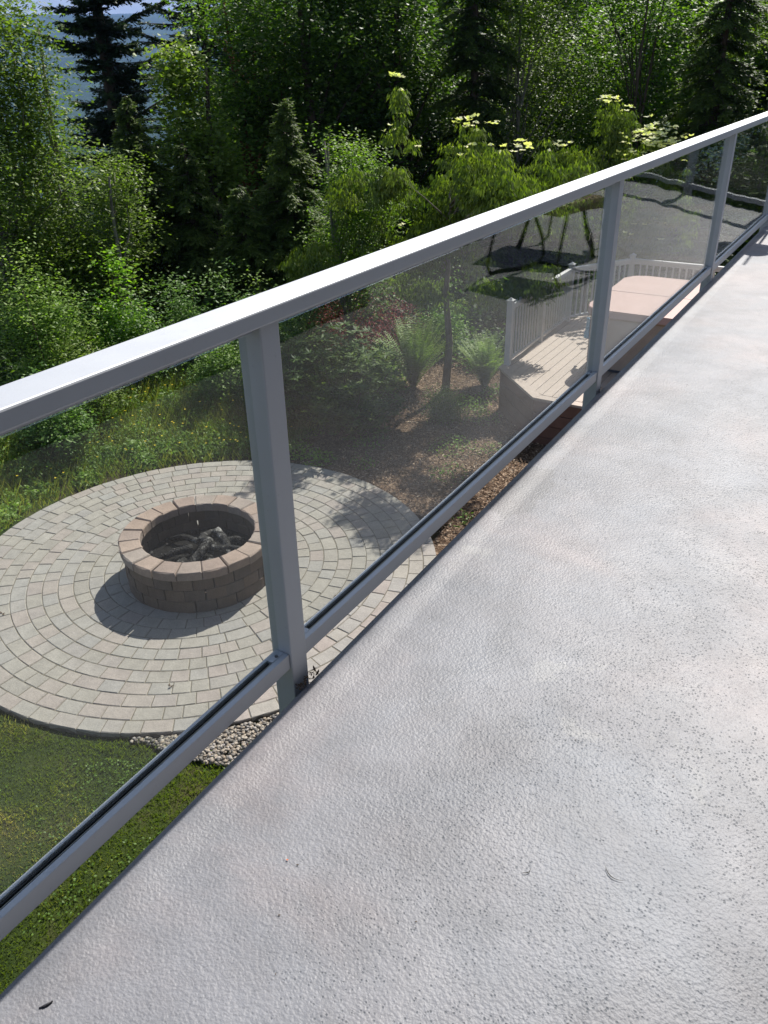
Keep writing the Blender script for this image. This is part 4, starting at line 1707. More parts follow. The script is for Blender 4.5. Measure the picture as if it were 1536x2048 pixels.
def broadleaf(name, label, cat, xy, top, r, mat, seed, n_cl=420, per=34, L=.085, W=.05, spread=.2, droop=0.2, bark='bark',
              base_frac=.3, trunks=1, flat=.6, tb=.5, group=None, trunk_r=.09, thresh=-.15, lobes_n=9, limb_n=26, shell=.45):
    g = np.random.default_rng(seed)
    x, y = xy
    z0 = ground_z(x, y) - 0.1
    H = top - z0
    t = thing(name, label, cat, (x, y, z0), 0, group)
    lobes = []
    for k in range(lobes_n):
        f = base_frac + (1 - base_frac) * (k + .6) / lobes_n
        wv = math.sin(PI * min(.93, max(.12, (f - base_frac * .8) / (1 - base_frac * .8)))) ** .5
        a = g.uniform(0, 2 * PI)
        off = r * .42 * wv
        lr = r * (.42 + .3 * wv) * g.uniform(.75, 1.15)
        lobes.append((off * math.cos(a), off * math.sin(a), f * H - lr * .3, lr, lr, lr * .8))
    cp = crown_points(g, int(n_cl * 1.55), lobes, thresh - .12, seed * 1.7, .9, shell)
    cp = cp[cp[:, 2] < H]
    V, F, T = clump_leaves(g, cp, per, spread, L, W, droop, flat, tb)
    link('crown', mesh_np('crown', V, F, mat, T), t)
    tb_ = []
    rs = random.Random(seed)
    for q in range(trunks):
        a = rs.uniform(0, 2 * PI)
        o = 0.0 if trunks == 1 else .12
        lean = r * .3 * (1 if trunks > 1 else .35)
        n = 9
        pts, rad = [], []
        for i in range(n + 1):
            f = i / n
            pts.append((o * math.cos(a) + lean * f * math.cos(a) + .06 * math.sin(5 * f + q), o * math.sin(a) + lean * f * math.sin(a) + .06 * math.cos(4 * f + q), H * .93 * f))
            rad.append(trunk_r * (1 - .85 * f) / math.sqrt(trunks) + .008)
        tb_.append(tube_np(pts, rad, 8))
        tr_pts = pts
        pick = cp[g.choice(len(cp), min(len(cp), limb_n // trunks + 4), replace=False)]
        for c in pick:
            f = max(.12, min(.9, (c[2] / H) * .8 - .05))
            i0 = f * n
            ia = int(i0)
            A = Vector(pts[ia]).lerp(Vector(pts[min(n, ia + 1)]), i0 - ia)
            B = Vector(c)
            m_ = A.lerp(B, .5) + Vector((rs.uniform(-.1, .1), rs.uniform(-.1, .1), .12))
            r0 = max(.012, trunk_r * (1 - .85 * f) * .45)
            tb_.append(tube_np([A, A.lerp(m_, .5) + Vector((0, 0, .03)), m_, m_.lerp(B, .6), B], [r0, r0 * .8, r0 * .55, r0 * .4, .005], 5, False))
    link('trunk', tubes_mesh('trunk', tb_, M[bark]), t)
    return t


def conifer(name, label, xy, top, r, mat, seed, kind='fir', bark='bark', whorls=46, group=None, low=.08, long_limbs=(), per_m=34, tb=.45, trunk_r=.16, power=.8, W=None):
    """branches leave the trunk in whorls; sprays of needles lie along both sides of each branch"""
    g = np.random.default_rng(seed)
    rs = random.Random(seed)
    x, y = xy
    z0 = ground_z(x, y) - .1
    H = top - z0
    t = thing(name, label, 'tree', (x, y, z0), 0, group)
    tubes = [tube_np([(0, 0, 0), (.03, .02, H * .35), (-.02, .03, H * .7), (0, 0, H * .96)], [trunk_r, trunk_r * .75, trunk_r * .4, .01], 9)]
    C_, D_, N_, L_, T_ = [], [], [], [], []
    br = []
    for k in range(whorls):
        f = low + (1 - low) * (k / whorls) ** .95
        zz = H * f
        Lb = r * (1 - f) ** power + .08
        for q in range(rs.choice((4, 5, 6))):
            br.append((zz + rs.uniform(-.08, .08), rs.uniform(0, 2 * PI), Lb * rs.choice((rs.uniform(.45, .9), rs.uniform(.8, 1.3))), 0))
    for (zz, a, Lb, rise) in long_limbs:
        br.append((zz - z0, a, Lb, rise))
    for (zz, a, Lb, rise) in br:
        n = max(4, int(Lb / .12))
        ca, sa = math.cos(a), math.sin(a)
        sag = .22 if kind == 'fir' else .45
        pts = []
        for i in range(n + 1):
            u = i / n
            if rise:
                dz = Lb * (rise * u)
            elif kind == 'fir':
                dz = -Lb * sag * (u - .9 * u * u)
            else:
                dz = Lb * (.12 * u - sag * u * u)
            pts.append((ca * Lb * u, sa * Lb * u, zz + dz))
        r0 = .01 + .012 * Lb
        tubes.append(tube_np([pts[0], pts[n // 2], pts[-1]], [r0, r0 * .6, .004], 4, False))
        m_ = int(Lb * per_m * (1.6 if rise else 1)) + 6
        u = g.random(m_) ** .75
        P = np.array(pts)
        idx = np.clip((u * n).astype(int), 0, n - 1)
        fr = (u * n - idx)[:, None]
        base = P[idx] * (1 - fr) + P[idx + 1] * fr
        side = np.array([-sa, ca, 0.0])
        sg = g.choice((-1, 1), m_)[:, None]
        if kind == 'fir':
            d = side * sg * g.uniform(.3, 1, (m_, 1)) + np.array([ca, sa, 0]) * g.uniform(.4, 1, (m_, 1)) + np.stack([g.normal(0, .15, m_), g.normal(0, .15, m_), g.normal(-.12, .3, m_)], 1)
            ll = (.1 + .16 * (1 - u)) * g.uniform(.7, 1.25, m_)
        else:
            d = side * sg * g.uniform(.2, .9, (m_, 1)) + np.array([ca, sa, 0]) * g.uniform(.4, 1.1, (m_, 1)) + np.stack([g.normal(0, .1, m_), g.normal(0, .1, m_), g.normal(-.5, .35, m_)], 1)
            ll = (.14 + .18 * (1 - u)) * g.uniform(.7, 1.3, m_) * min(1.0, .35 + Lb * .7)
        # every spray carries a handful of slim leaflets, fanned along its axis
        K = 5
        du = unit(d)
        s2 = unit(np.cross(du, np.array([0, 0, 1.0]) + g.normal(0, .2, (m_, 3))))
        for j in range(K):
            tj = j / K
            cc = base + du * (ll * tj)[:, None]
            sgn = 1 if j % 2 else -1
            dd = du + s2 * sgn * .75
            if j == K - 1:
                dd = du
            C_.append(cc)
            D_.append(dd)
            N_.append(np.array([0, 0, 1.0]) + g.normal(0, .35, (m_, 3)))
            L_.append(ll * .55)
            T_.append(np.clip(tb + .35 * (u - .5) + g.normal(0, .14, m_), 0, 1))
    c, d, nn, L, T = (np.concatenate(q) for q in (C_, D_, N_, L_, T_))
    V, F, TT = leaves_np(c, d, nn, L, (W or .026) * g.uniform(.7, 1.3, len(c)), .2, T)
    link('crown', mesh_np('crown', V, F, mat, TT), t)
    link('trunk', tubes_mesh('trunk', tubes, M[bark]), t)
    return t


G1 = 'trees on the slope beyond the garden'
# left: airy alders
broadleaf('alder_tree', 'tall airy light green alder at the far left edge', 'tree', polar(54.6, 14.5), 3.0, 1.25, M['leaf_alder'], 101,
          430, 30, .075, .045, .2, .25, 'bark_grey', .15, 3, group=G1, tb=.6, thresh=-.1)
broadleaf('alder_tree', 'tall airy alder with yellow green leaves left of the lone fir', 'tree', polar(52.4, 14.8), 2.3, 1.0, M['leaf_alder'], 102,
          400, 30, .075, .045, .19, .25, 'bark_grey', .15, 3, group=G1, tb=.62, thresh=-.1)
broadleaf('alder_tree', 'lower leafy alder directly under the lone fir', 'tree', polar(49.4, 14.8), .1, 1.25, M['leaf_alder'], 103,
          380, 30, .072, .045, .19, .2, 'bark_grey', .15, 2, group=G1, tb=.5, thresh=-.1)
# lone Douglas fir with long limbs reaching right
RA = R(48.0)   # bearing to the right as seen from the camera
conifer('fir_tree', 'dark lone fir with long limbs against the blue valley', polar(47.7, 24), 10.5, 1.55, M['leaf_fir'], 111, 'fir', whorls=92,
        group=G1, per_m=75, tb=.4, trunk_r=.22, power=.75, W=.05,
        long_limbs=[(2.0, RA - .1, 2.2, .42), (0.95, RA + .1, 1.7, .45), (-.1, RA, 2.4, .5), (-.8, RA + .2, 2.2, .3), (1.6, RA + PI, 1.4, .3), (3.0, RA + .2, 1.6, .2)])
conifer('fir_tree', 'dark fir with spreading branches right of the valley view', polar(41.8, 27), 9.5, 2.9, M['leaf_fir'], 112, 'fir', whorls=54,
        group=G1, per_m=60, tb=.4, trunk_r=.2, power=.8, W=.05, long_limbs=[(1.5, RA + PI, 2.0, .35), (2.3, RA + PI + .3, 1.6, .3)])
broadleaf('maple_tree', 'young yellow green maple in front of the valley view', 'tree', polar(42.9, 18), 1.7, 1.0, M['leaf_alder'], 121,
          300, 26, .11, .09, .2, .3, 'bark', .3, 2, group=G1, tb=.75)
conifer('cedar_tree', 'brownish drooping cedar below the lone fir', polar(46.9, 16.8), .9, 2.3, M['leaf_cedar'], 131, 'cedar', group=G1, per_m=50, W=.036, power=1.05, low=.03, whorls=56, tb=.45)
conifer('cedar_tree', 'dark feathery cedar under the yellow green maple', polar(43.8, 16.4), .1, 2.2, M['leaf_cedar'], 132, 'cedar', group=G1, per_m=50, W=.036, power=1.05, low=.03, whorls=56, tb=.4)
conifer('cedar_tree', 'narrow dark cedar in the shade under the red barked tree', polar(40.6, 15.0), -.5, 1.7, M['leaf_cedar'], 133, 'cedar', group=G1, per_m=50, W=.036, power=1.05, low=.03, whorls=56, tb=.4)
broadleaf('madrone_tree', 'broad tree with reddish limbs showing near the top', 'tree', polar(38.6, 21), 3.6, 2.1, M['leaf_maple'], 141,
          620, 32, .1, .06, .24, .2, 'bark_red', .25, 3, group=G1, tb=.45, trunk_r=.16, thresh=-.05, limb_n=36)
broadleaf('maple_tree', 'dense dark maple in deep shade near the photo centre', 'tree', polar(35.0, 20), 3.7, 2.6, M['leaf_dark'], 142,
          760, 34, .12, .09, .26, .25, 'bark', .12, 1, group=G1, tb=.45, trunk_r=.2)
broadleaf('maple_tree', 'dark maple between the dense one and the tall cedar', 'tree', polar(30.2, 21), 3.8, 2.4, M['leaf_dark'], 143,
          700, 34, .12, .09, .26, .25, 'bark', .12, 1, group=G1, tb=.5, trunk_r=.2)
conifer('cedar_tree', 'dark cedar left of the small bright tree', polar(37.3, 15.6), .8, 2.0, M['leaf_cedar'], 134, 'cedar', group=G1, per_m=50, W=.036, power=1.05, low=.03, whorls=56, tb=.45)
conifer('cedar_tree', 'tall dark green cedar behind the flowering dogwood', polar(25.4, 20.5), 5.0, 1.7, M['leaf_cedar'], 135, 'cedar', group=G1, whorls=66, per_m=48, W=.038, tb=.3)
broadleaf('alder_tree', 'bright speckled alder right of the tall dark cedar', 'tree', polar(21.7, 21.5), 3.6, 2.2, M['leaf_alder'], 144,
          640, 30, .09, .06, .25, .2, 'bark_grey', .12, 3, group=G1, tb=.55, thresh=-.08)
broadleaf('maple_tree', 'backlit maple with sky showing through its crown', 'tree', polar(16.2, 22), 3.9, 2.3, M['leaf_maple'], 145,
          520, 30, .11, .08, .24, .25, 'bark', .15, 2, group=G1, tb=.55, thresh=0.0, limb_n=40)
conifer('cedar_tree', 'tall drooping cedar above the far end of the railing', polar(11.0, 20), 5.0, 1.5, M['leaf_cedar'], 136, 'cedar', group=G1, whorls=62, per_m=48, W=.038, tb=.35)
broadleaf('alder_tree', 'light green alder at the top right corner', 'tree', polar(7.0, 23), 3.6, 2.0, M['leaf_alder'], 146,
          460, 30, .09, .06, .24, .2, 'bark_grey', .12, 2, group=G1, tb=.6, thresh=0.0)
broadleaf('maple_tree', 'leafy maple filling the gap left of the drooping cedar', 'tree', polar(13.2, 25), 3.6, 2.4, M['leaf_maple'], 147,
          520, 30, .12, .09, .26, .25, 'bark', .1, 2, group=G1, tb=.5, thresh=-.1)
# beyond the far end of the deck: only seen mirrored in the glass
for i, (az, d_, top, r_, sd) in enumerate(((1, 22, 4, 2.6, 151), (-8, 23, 5, 2.8, 152), (-18, 24, 5, 3.0, 153), (-29, 25, 5, 3.0, 154))):
    broadleaf('maple_tree', ('maple just beyond the far deck corner', 'second maple beyond the far deck corner, mirrored in the glass',
                             'third maple beyond the deck end, mirrored in the glass', 'maple farthest round the deck end, mirrored in the glass')[i],
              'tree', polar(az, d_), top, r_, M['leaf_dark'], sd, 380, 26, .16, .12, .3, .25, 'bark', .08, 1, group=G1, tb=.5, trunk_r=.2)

# second and third rows on the slope: copies of the trees in front, turned and rescaled
def copy_tree(src, loc, rz, sc, label, group):
    r = src.copy()
    C.objects.link(r)
    r.location = loc
    r.rotation_euler = (0, 0, rz)
    r.scale = (sc[0], sc[0], sc[1])
    r['label'] = label
    r['group'] = group
    for ch in src.children:
        c = ch.copy()
        C.objects.link(c)
        c.parent = r
    return r


FRONT = [(54.6, 'leftmost alder'), (52.4, 'yellow green alder'), (48.5, 'lone fir'), (46.6, 'brownish cedar'), (42.9, 'yellow green maple'),
         (40.3, 'narrow dark cedar'), (38.6, 'red limbed tree'), (36.9, 'cedar left of the small bright tree'), (33.2, 'small bright tree'),
         (30.2, 'dark maple'), (27.0, 'large dogwood'), (25.4, 'tall dark cedar'), (21.7, 'speckled alder'), (18.5, 'blossoming dogwood'),
         (16.2, 'backlit maple'), (13.2, 'gap filling maple'), (11.0, 'drooping cedar'), (7.0, 'top right alder'), (1, 'far deck corner')]


def back_rows():
    rs = random.Random(31)
    srcs = [o for o in C.objects if o.get('group') == G1 and o.name.startswith(('maple_tree', 'cedar_tree', 'alder_tree', 'madrone_tree'))]
    broad = [o for o in srcs if not o.name.startswith('cedar')]
    ced = [o for o in srcs if o.name.startswith('cedar')]

    def height(o):
        return max(v[2] for ch in o.children for v in ch.bound_box)
    hs = {o.name: height(o) for o in srcs}
    used = set()
    spots = []
    for k in range(25):
        spots.append((39.5 - k * 1.75 + rs.uniform(-.5, .5), rs.uniform(26, 32), rs.uniform(3.4, 5.6)))
    for k in range(19):
        spots.append((39.0 - k * 2.3 + rs.uniform(-.5, .5), rs.uniform(37, 47), rs.uniform(3.5, 6.5)))
    for k in range(13):
        az = 63 - k * 1.75
        spots.append((az + rs.uniform(-.4, .4), rs.uniform(23, 30), -1.4 + rs.uniform(-.5, .5) if az < 51 else rs.uniform(-.5, .5)))
    for k, (az, d_, top) in enumerate(spots):
        x, y = polar(az, d_)
        z0 = ground_z(x, y) - .1
        src = rs.choice(ced if (k % 3 == 0 or (42 < az < 51)) else broad)
        f = (top - z0) / hs[src.name]
        kind = src.name.split('.')[0].replace('_tree', '')
        row = 'second row' if d_ < 33 else 'third row'
        front = min(FRONT, key=lambda q: abs(q[0] - az))[1]
        lab = 'dim %s in the %s behind the %s' % (kind, row, front)
        if az > 41:
            lab = 'dark %s lower down the slope behind the %s' % (kind, front)
        while lab in used:
            lab = next((lab.replace(a_, b_, 1) for a_, b_ in (('dim ', 'narrower dim '), ('dark ', 'narrower dark '), ('narrower', 'shorter'), ('shorter', 'rearmost')) if a_ in lab and not (
                a_ in ('dim ', 'dark ') and lab.startswith(('narrower', 'shorter', 'rearmost')))), lab + ' too')
        used.add(lab)
        copy_tree(src, (x, y, z0), rs.uniform(0, 6.28), (max(.8, min(1.5, f)) * rs.uniform(.95, 1.2), f), lab,
                  'dim trees in the rows behind' if az <= 41 else 'dark trees lower down the slope')


back_rows()

# small bright tree in front of the dark maples
broadleaf('cherry_tree', 'small bright green tree with glossy leaves left of the dogwood', 'tree', polar(33.2, 13.6), .55, .85, M['leaf_maple'], 161,
          330, 26, .062, .036, .15, .1, 'bark_grey', .3, 2, tb=.72, trunk_r=.05)


def dogwood(label, xy, top, r, seed, n_cl, lobes, flowers, trunk_r=.07):
    g = np.random.default_rng(seed)
    rs = random.Random(seed)
    x, y = xy
    z0 = ground_z(x, y) - .05
    t = thing('dogwood_tree', label, 'tree', (x, y, z0), 0, 'flowering dogwoods behind the lower deck')
    lb = [(a, b, c - z0, d, e, f) for a, b, c, d, e, f in lobes]
    cp = crown_points(g, n_cl, lb, -.12, seed, 1.3, .4)
    # drooping leaves hang in little umbrellas from each twig end
    per = 26
    n = len(cp) * per
    c0 = np.repeat(cp, per, 0)
    ang = g.uniform(0, 2 * PI, n)
    rr = .12 * np.sqrt(g.random(n))
    c = c0 + np.stack([np.cos(ang) * rr, np.sin(ang) * rr, -rr * .55 + g.normal(0, .02, n)], 1)
    d = np.stack([np.cos(ang) * .45, np.sin(ang) * .45, -np.ones(n) * g.uniform(.5, 1.3, n)], 1)
    nn = np.stack([np.cos(ang), np.sin(ang), .45 * np.ones(n)], 1) + g.normal(0, .25, (n, 3))
    ct = np.repeat(np.clip(.55 + g.normal(0, .17, len(cp)), 0, 1), per)
    V, F, T = leaves_np(c, d, nn, .082 * g.uniform(.7, 1.15, n), .03 * g.uniform(.7, 1.2, n), .2, np.clip(ct + g.normal(0, .1, n), 0, 1))
    link('crown', mesh_np('crown', V, F, M['leaf_dogwood'], T), t)
    tb_ = []
    H = top - z0
    main = [(0, 0, 0), (.05, .03, H * .2), (-.04, .05, H * .38), (.05, .02, H * .55), (.02, 0, H * .7)]
    tb_.append(tube_np(main, [trunk_r, trunk_r * .8, trunk_r * .6, trunk_r * .35, .01], 8))
    for q in cp[g.choice(len(cp), min(len(cp), 26), replace=False)]:
        f = max(.5, min(.69, q[2] / H * .8))
        A = Vector((.0, .03, H * f))
        B = Vector(q)
        m_ = A.lerp(B, .5) + Vector((0, 0, -.05 + rs.uniform(-.05, .1)))
        tb_.append(tube_np([A, m_, B], [.016, .008, .003], 5, False))
    link('trunk', tubes_mesh('trunk', tb_, M['bark_grey']), t)
    # four-petalled cream bracts on top of the shoots
    top_c = []
    for (fx, fy, fz, k, s_) in flowers:
        for _ in range(k):
            top_c.append((fx + g.normal(0, s_), fy + g.normal(0, s_), fz - z0 + g.normal(0, s_ * .4)))
    tips = cp[np.argsort(-cp[:, 2])[:40]]
    for q in tips[g.choice(len(tips), 12, replace=False)]:
        top_c.append((q[0], q[1], q[2] + .06))
    q = np.array(top_c)
    m_ = len(q)
    c = np.repeat(q, 4, 0)
    a4 = np.tile(np.arange(4) * PI / 2, m_) + np.repeat(g.uniform(0, 6, m_), 4)
    d = np.stack([np.cos(a4), np.sin(a4), g.normal(.1, .15, 4 * m_)], 1)
    nn = np.repeat(np.array([0, 0, 1.0]) + g.normal(0, .45, (m_, 3)), 4, 0)
    d = d + np.repeat(g.normal(0, .35, (m_, 1)), 4, 0) * np.array([0, 0, 1.0])
    V, F, T = leaves_np(c, d, nn, .068, .05, .05)
    link('blossom', mesh_np('blossom', V, F, M['petal'], T), t)
    return t


# lobe coordinates are offsets from the trunk; third value is world height
def uv(lobes):
    # across / away from the viewer's side of the garden -> x, y
    return [(u * .89 - v * .45, u * .45 + v * .89, *r_) for (u, v, *r_) in lobes]


dogwood('large drooping dogwood with a few cream flowers behind the ferns', (-4.62, 11.1), 1.0, 1.9, 171, 1350,
        uv([(.0, .2, -.25, .75, .6, .7), (.35, .1, .25, .5, .4, .38), (-.75, .1, .15, .3, .25, .45), (-.72, .0, .85, .12, .12, .32), (-1.25, .1, -.5, .6, .5, .6),
            (-2.0, -.2, -1.3, .5, .4, .35), (.95, .3, -.3, .65, .5, .55), (1.6, .5, -.65, .55, .5, .5), (1.35, -.1, -1.55, .38, .35, .28), (-.2, 0, -1.15, .9, .45, .35), (.1, .1, -1.7, 1.1, .5, .26),
            (1.45, -1.2, .2, .36, .34, .34), (1.1, -.8, -.4, .45, .45, .4), (.72, -1.92, -.15, .5, .42, .36), (.44, -1.34, .05, .45, .4, .36), (-.8, -.7, -.1, .3, .3, .3)]),
        uv([(-.72, .0, 1.15, 7, .05), (.3, .0, .62, 14, .16), (.95, .1, .22, 10, .12), (.5, -.2, .25, 8, .25), (-.1, -.2, .2, 5, .4), (.0, -.3, -1.2, 5, .6)]))
dogwood('dogwood covered in cream blossom nearest the tall cedars', (-3.9, 15.6), .75, 1.5, 172, 900,
        [(.0, .2, -.5, .9, .7, .6), (.95, .1, -.45, .65, .5, .5), (-.7, .2, -.7, .7, .6, .6), (.2, .1, .25, .4, .3, .4), (.3, .2, -1.5, 1.2, .8, .7),
         (1.2, .1, -1.3, .8, .6, .6)],
        [(.95, -.1, .12, 90, .25), (1.25, 0, -.1, 60, .22), (.7, -.2, -.2, 16, .22), (.1, .0, .68, 14, .1), (-.7, .0, -.1, 12, .12), (.2, -.4, -.7, 10, .4),
         (1.1, -.5, -1.4, 12, .3)])


def shrub(name, label, cat, xy, h, rx, mat, seed, n_cl=120, per=26, L=.06, W=.035, spread=.11, droop=.1, group=None, tb=.5, shell=.4, flat=.7, upright=False, lobes=6):
    g = np.random.default_rng(seed)
    x, y = xy
    z0 = ground_z(x, y) - .02
    t = thing(name, label, cat, (x, y, z0), 0, group)
    lb = []
    for k in range(lobes):
        a = g.uniform(0, 2 * PI)
        o = rx * g.uniform(.1, .55)
        hh = h * g.uniform(.45, .8)
        lb.append((o * math.cos(a), o * math.sin(a), hh * .55, rx * g.uniform(.35, .6), rx * g.uniform(.35, .6), hh * .5))
    lb.append((0, 0, h * .55, rx * .5, rx * .5, h * .45))
    cp = crown_points(g, n_cl, lb, -.2, seed, 1.6, shell)
    V, F, T = clump_leaves(g, cp, per, spread, L, W, droop, flat, tb)
    link('foliage', mesh_np('foliage', V, F, mat, T), t)
    tb_ = []
    for q in cp[g.choice(len(cp), min(len(cp), 16), replace=False)]:
        B = Vector(q)
        A = Vector((q[0] * .15, q[1] * .15, 0))
        m_ = A.lerp(B, .5) + Vector((0, 0, .08))
        tb_.append(tube_np([A, m_, B], [.014, .009, .003], 5, False))
    link('stem', tubes_mesh('stem', tb_, M['bark']), t)
    return t


G2 = 'shrubs at the top of the slope'
shrub('lime_shrub', 'bright lime green shrub standing alone before the dark cedars', 'shrub', polar(49.3, 13.0), 2.9, .6, M['leaf_lime'], 201, 170, 26, .085, .05, .12, group=G2, tb=.8)
shrub('leafy_shrub', 'pale green bush at the left edge above the railing', 'shrub', polar(54.4, 12.6), 3.0, 1.05, M['leaf_weed'], 202, 330, 28, .06, .035, .13, group=G2, tb=.8)
shrub('leafy_shrub', 'yellowish bush below the pale green one at the left edge', 'shrub', polar(52.4, 11.9), 1.7, .8, M['leaf_alder'], 203, 230, 26, .05, .028, .12, group=G2, tb=.85)
shrub('bramble_shrub', 'green bramble in the lower left corner above the railing', 'shrub', polar(54.8, 11.0), 1.35, .7, M['leaf_bramble'], 204, 190, 26, .06, .036, .11, group=G2, tb=.6)
shrub('bramble_shrub', 'tall arching bramble below the narrow cedar', 'shrub', polar(45.6, 13.6), 2.75, .75, M['leaf_bramble'], 205, 260, 26, .07, .036, .13, group=G2, tb=.65)
shrub('bramble_shrub', 'bramble with a yellow stalk right of the arching one', 'shrub', polar(42.8, 13.4), 2.3, .75, M['leaf_bramble'], 206, 240, 26, .07, .036, .13, group=G2, tb=.6)
shrub('bramble_shrub', 'dark bramble between the lime shrub and the railing', 'shrub', polar(48.5, 12.6), 1.9, .7, M['leaf_bramble'], 207, 220, 26, .06, .034, .12, group=G2, tb=.45)
shrub('bramble_shrub', 'bright bramble just above the middle of the railing', 'shrub', polar(40.2, 13.0), 2.1, .8, M['leaf_weed'], 208, 240, 26, .065, .036, .13, group=G2, tb=.65)
shrub('bramble_shrub', 'bramble thicket left of the red maple', 'shrub', polar(37.2, 13.1), 2.0, .75, M['leaf_bramble'], 209, 220, 26, .065, .034, .12, group=G2, tb=.6)
shrub('bramble_shrub', 'low bramble behind the weeds seen through the glass', 'shrub', polar(43.0, 11.9), 1.5, .7, M['leaf_weed'], 210, 200, 26, .06, .034, .12, group=G2, tb=.55)
shrub('bramble_shrub', 'low bramble seen through the glass left of the nearest post', 'shrub', polar(39.7, 11.6), 1.3, .6, M['leaf_bramble'], 211, 180, 26, .06, .034, .12, group=G2, tb=.7)
shrub('leafy_shrub', 'olive bush under the lime shrub', 'shrub', polar(51.0, 12.7), 2.0, .7, M['leaf_bramble'], 212, 200, 26, .055, .03, .12, group=G2, tb=.35)
shrub('leafy_shrub', 'vivid green shrub lit by sun behind the dogwood trunk', 'shrub', polar(27.4, 14.6), 2.3, .8, M['leaf_lime'], 213, 220, 26, .06, .035, .11, tb=.45)
shrub('leafy_shrub', 'dark shrub between the two ferns', 'shrub', polar(24.0, 14.0), 1.2, .8, M['leaf_bramble'], 214, 170, 26, .06, .035, .12, tb=.5)
shrub('leafy_shrub', 'pale speckled bush beyond the white railing', 'shrub', polar(17.6, 17.0), 2.5, 1.0, M['leaf_bramble'], 215, 260, 28, .06, .036, .14, tb=.85)
shrub('leafy_shrub', 'green bush beyond the far white railing', 'shrub', polar(13.0, 17.2), 2.4, 1.1, M['leaf_maple'], 216, 260, 28, .07, .04, .14, tb=.6)
shrub('leafy_shrub', 'dark bush beyond the hot tub', 'shrub', polar(8.5, 16.9), 2.2, 1.1, M['leaf_dark'], 217, 220, 28, .07, .04, .14, tb=.6)
shrub('leafy_shrub', 'dark bush under the far end of the railing', 'shrub', polar(3.5, 16.6), 2.4, 1.2, M['leaf_dark'], 218, 220, 28, .07, .04, .14, tb=.7)
shrub('red_maple_shrub', 'low dark red maple behind the ferns', 'shrub', polar(30.5, 14.2), 1.9, .95, M['leaf_red'], 221, 200, 30, .05, .018, .12, .3, tb=.45)
shrub('red_maple_shrub', 'dark red maple spreading left behind the glossy rhododendron', 'shrub', polar(34.0, 13.8), 2.1, .95, M['leaf_red'], 222, 190, 30, .05, .018, .12, .3, tb=.5)
shrub('box_shrub', 'small round dark green bush at the foot of the dogwood', 'shrub', (-4.15, 10.0), .72, .42, M['leaf_maple'], 223, 240, 30, .028, .017, .06, tb=.5)
shrub('leafy_shrub', 'small leafy bush beside the rhododendron', 'shrub', (-5.75, 9.6), .75, .42, M['leaf_weed'], 224, 110, 24, .04, .025, .08, tb=.45)


def rhodo(label, xy, h, r, seed, n_wh=260):
    """whorls of long glossy leaves at the branch tips"""
    g = np.random.default_rng(seed)
    x, y = xy
    z0 = ground_z(x, y) - .02
    t = thing('rhododendron', label, 'shrub', (x, y, z0), 0, 'rhododendrons behind the nearest post')
    lb = [(0, 0, h * .5, r, r, h * .5), (r * .4, 0, h * .4, r * .7, r * .7, h * .42), (-r * .4, .1, h * .45, r * .7, r * .7, h * .45)]
    cp = crown_points(g, n_wh, lb, -.25, seed, 1.6, .3)
    per = 9
    n = len(cp) * per
    c = np.repeat(cp, per, 0)
    a = np.tile(np.arange(per) * 2 * PI / per, len(cp)) + np.repeat(g.uniform(0, 6, len(cp)), per)
    d = np.stack([np.cos(a), np.sin(a), g.normal(.12, .25, n)], 1)
    nn = np.tile(np.array([0, 0, 1.0]), (n, 1)) + g.normal(0, .25, (n, 3))
    V, F, T = leaves_np(c, d, nn, .115 * g.uniform(.7, 1.15, n), .034, .12, np.clip(.5 + g.normal(0, .25, n), 0, 1))
    link('foliage', mesh_np('foliage', V, F, M['leaf_rhodo'], T), t)
    tb_ = []
    for q in cp[g.choice(len(cp), 30, replace=False)]:
        tb_.append(tube_np([(q[0] * .1, q[1] * .1, 0), (q[0] * .6, q[1] * .6, q[2] * .55), tuple(q)], [.02, .012, .004], 5, False))
    link('stem', tubes_mesh('stem', tb_, M['bark']), t)


rhodo('large glossy rhododendron directly right of the nearest post', polar(34.3, 10.9), 1.65, .85, 231, 620)
rhodo('smaller rhododendron showing left of the nearest post', polar(38.3, 11.4), 1.45, .75, 232, 420)


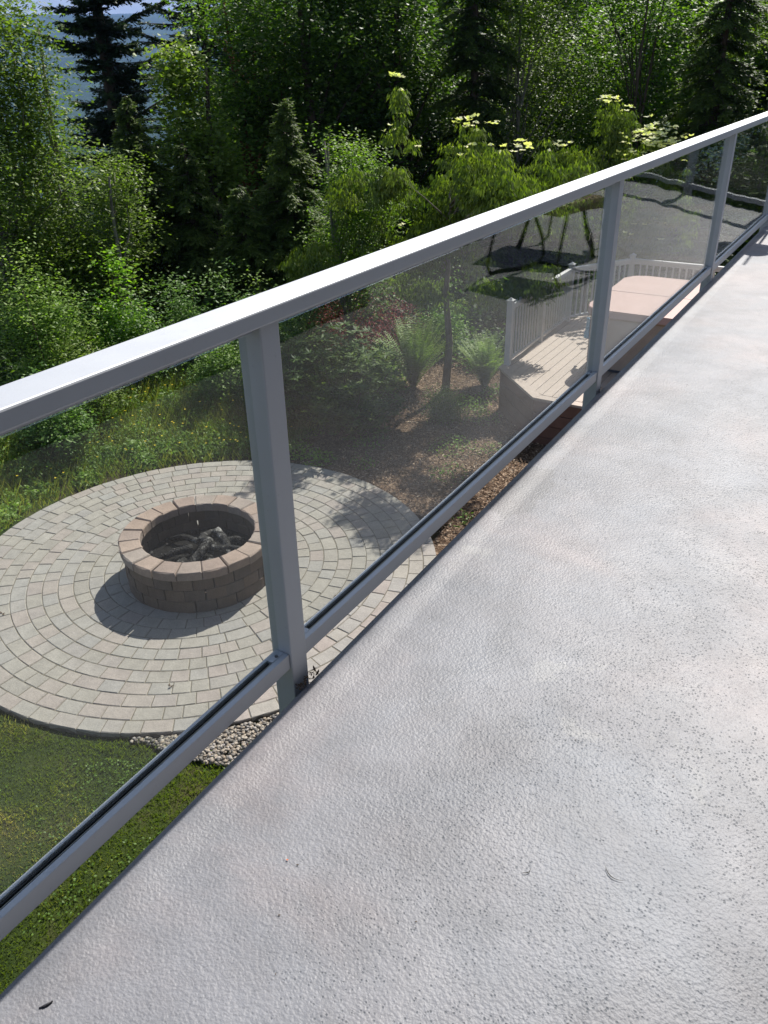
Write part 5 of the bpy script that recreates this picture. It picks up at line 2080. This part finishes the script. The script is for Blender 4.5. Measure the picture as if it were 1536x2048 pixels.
def fern(label, xy, h, r, seed, n_fr=60):
    g = np.random.default_rng(seed)
    x, y = xy
    z0 = ground_z(x, y)
    t = thing('sword_fern', label, 'fern', (x, y, z0), 0, 'sword ferns on the mulch bed')
    C_, D_, N_, L_, T_ = [], [], [], [], []
    for k in range(n_fr):
        a = g.uniform(0, 2 * PI)
        sp = g.uniform(.15, 1.0)
        Lf = h * g.uniform(.8, 1.15)
        n = 26
        u = np.linspace(.08, 1, n)
        rad = r * sp * (u ** 1.25)
        zz = Lf * (u * 1.1 - .38 * sp * u ** 2.4)
        p = np.stack([np.cos(a) * rad, np.sin(a) * rad, zz], 1)
        side = np.array([-math.sin(a), math.cos(a), 0])
        wl = .085 * np.sin(PI * np.clip(u * .95, 0, 1)) ** .6 + .006
        for sgn in (-1, 1):
            C_.append(p)
            D_.append(side * sgn + np.array([math.cos(a) * .3, math.sin(a) * .3, .25]) + g.normal(0, .06, (n, 3)))
            N_.append(np.tile(np.array([-math.cos(a) * .5, -math.sin(a) * .5, .8]), (n, 1)) + g.normal(0, .1, (n, 3)))
            L_.append(wl)
            T_.append(np.clip(.35 + .4 * u + g.normal(0, .08, n), 0, 1))
    c, d, nn, L, T = (np.concatenate(q) for q in (C_, D_, N_, L_, T_))
    V, F, TT = leaves_np(c, d, nn, L, .020, .1, T)
    link('fronds', mesh_np('fronds', V, F, M['leaf_fern'], TT), t)


fern('tall wide sword fern in the middle of the mulch bed', (-5.15, 11.0), 1.15, .78, 241, 120)
fern('smaller sword fern beside the lower deck railing', (-4.15, 11.6), .9, .55, 242, 75)
fern('dark sword fern nearest the patio behind the post', (-5.25, 8.9), .95, .68, 243, 105)


# ---------------------------------------------------------------- haze
def build_haze():
    t = NT('haze')
    v = t.n('ShaderNodeVolumePrincipled')
    v.inputs['Color'].default_value = (0.2, 0.34, 0.68, 1)
    v.inputs['Density'].default_value = 1.55e-4
    v.inputs['Anisotropy'].default_value = 0.2
    t.l(v.outputs[0], t.out.inputs['Volume'])
    bm = bmesh.new()
    add_box(bm, -7500, 7500, -7500, 7500, -240, 500)
    o = link('haze', bm_mesh('haze', bm, t.m))
    tag(o, 'thin blue haze in the air over the valley', kind='stuff')


build_haze()
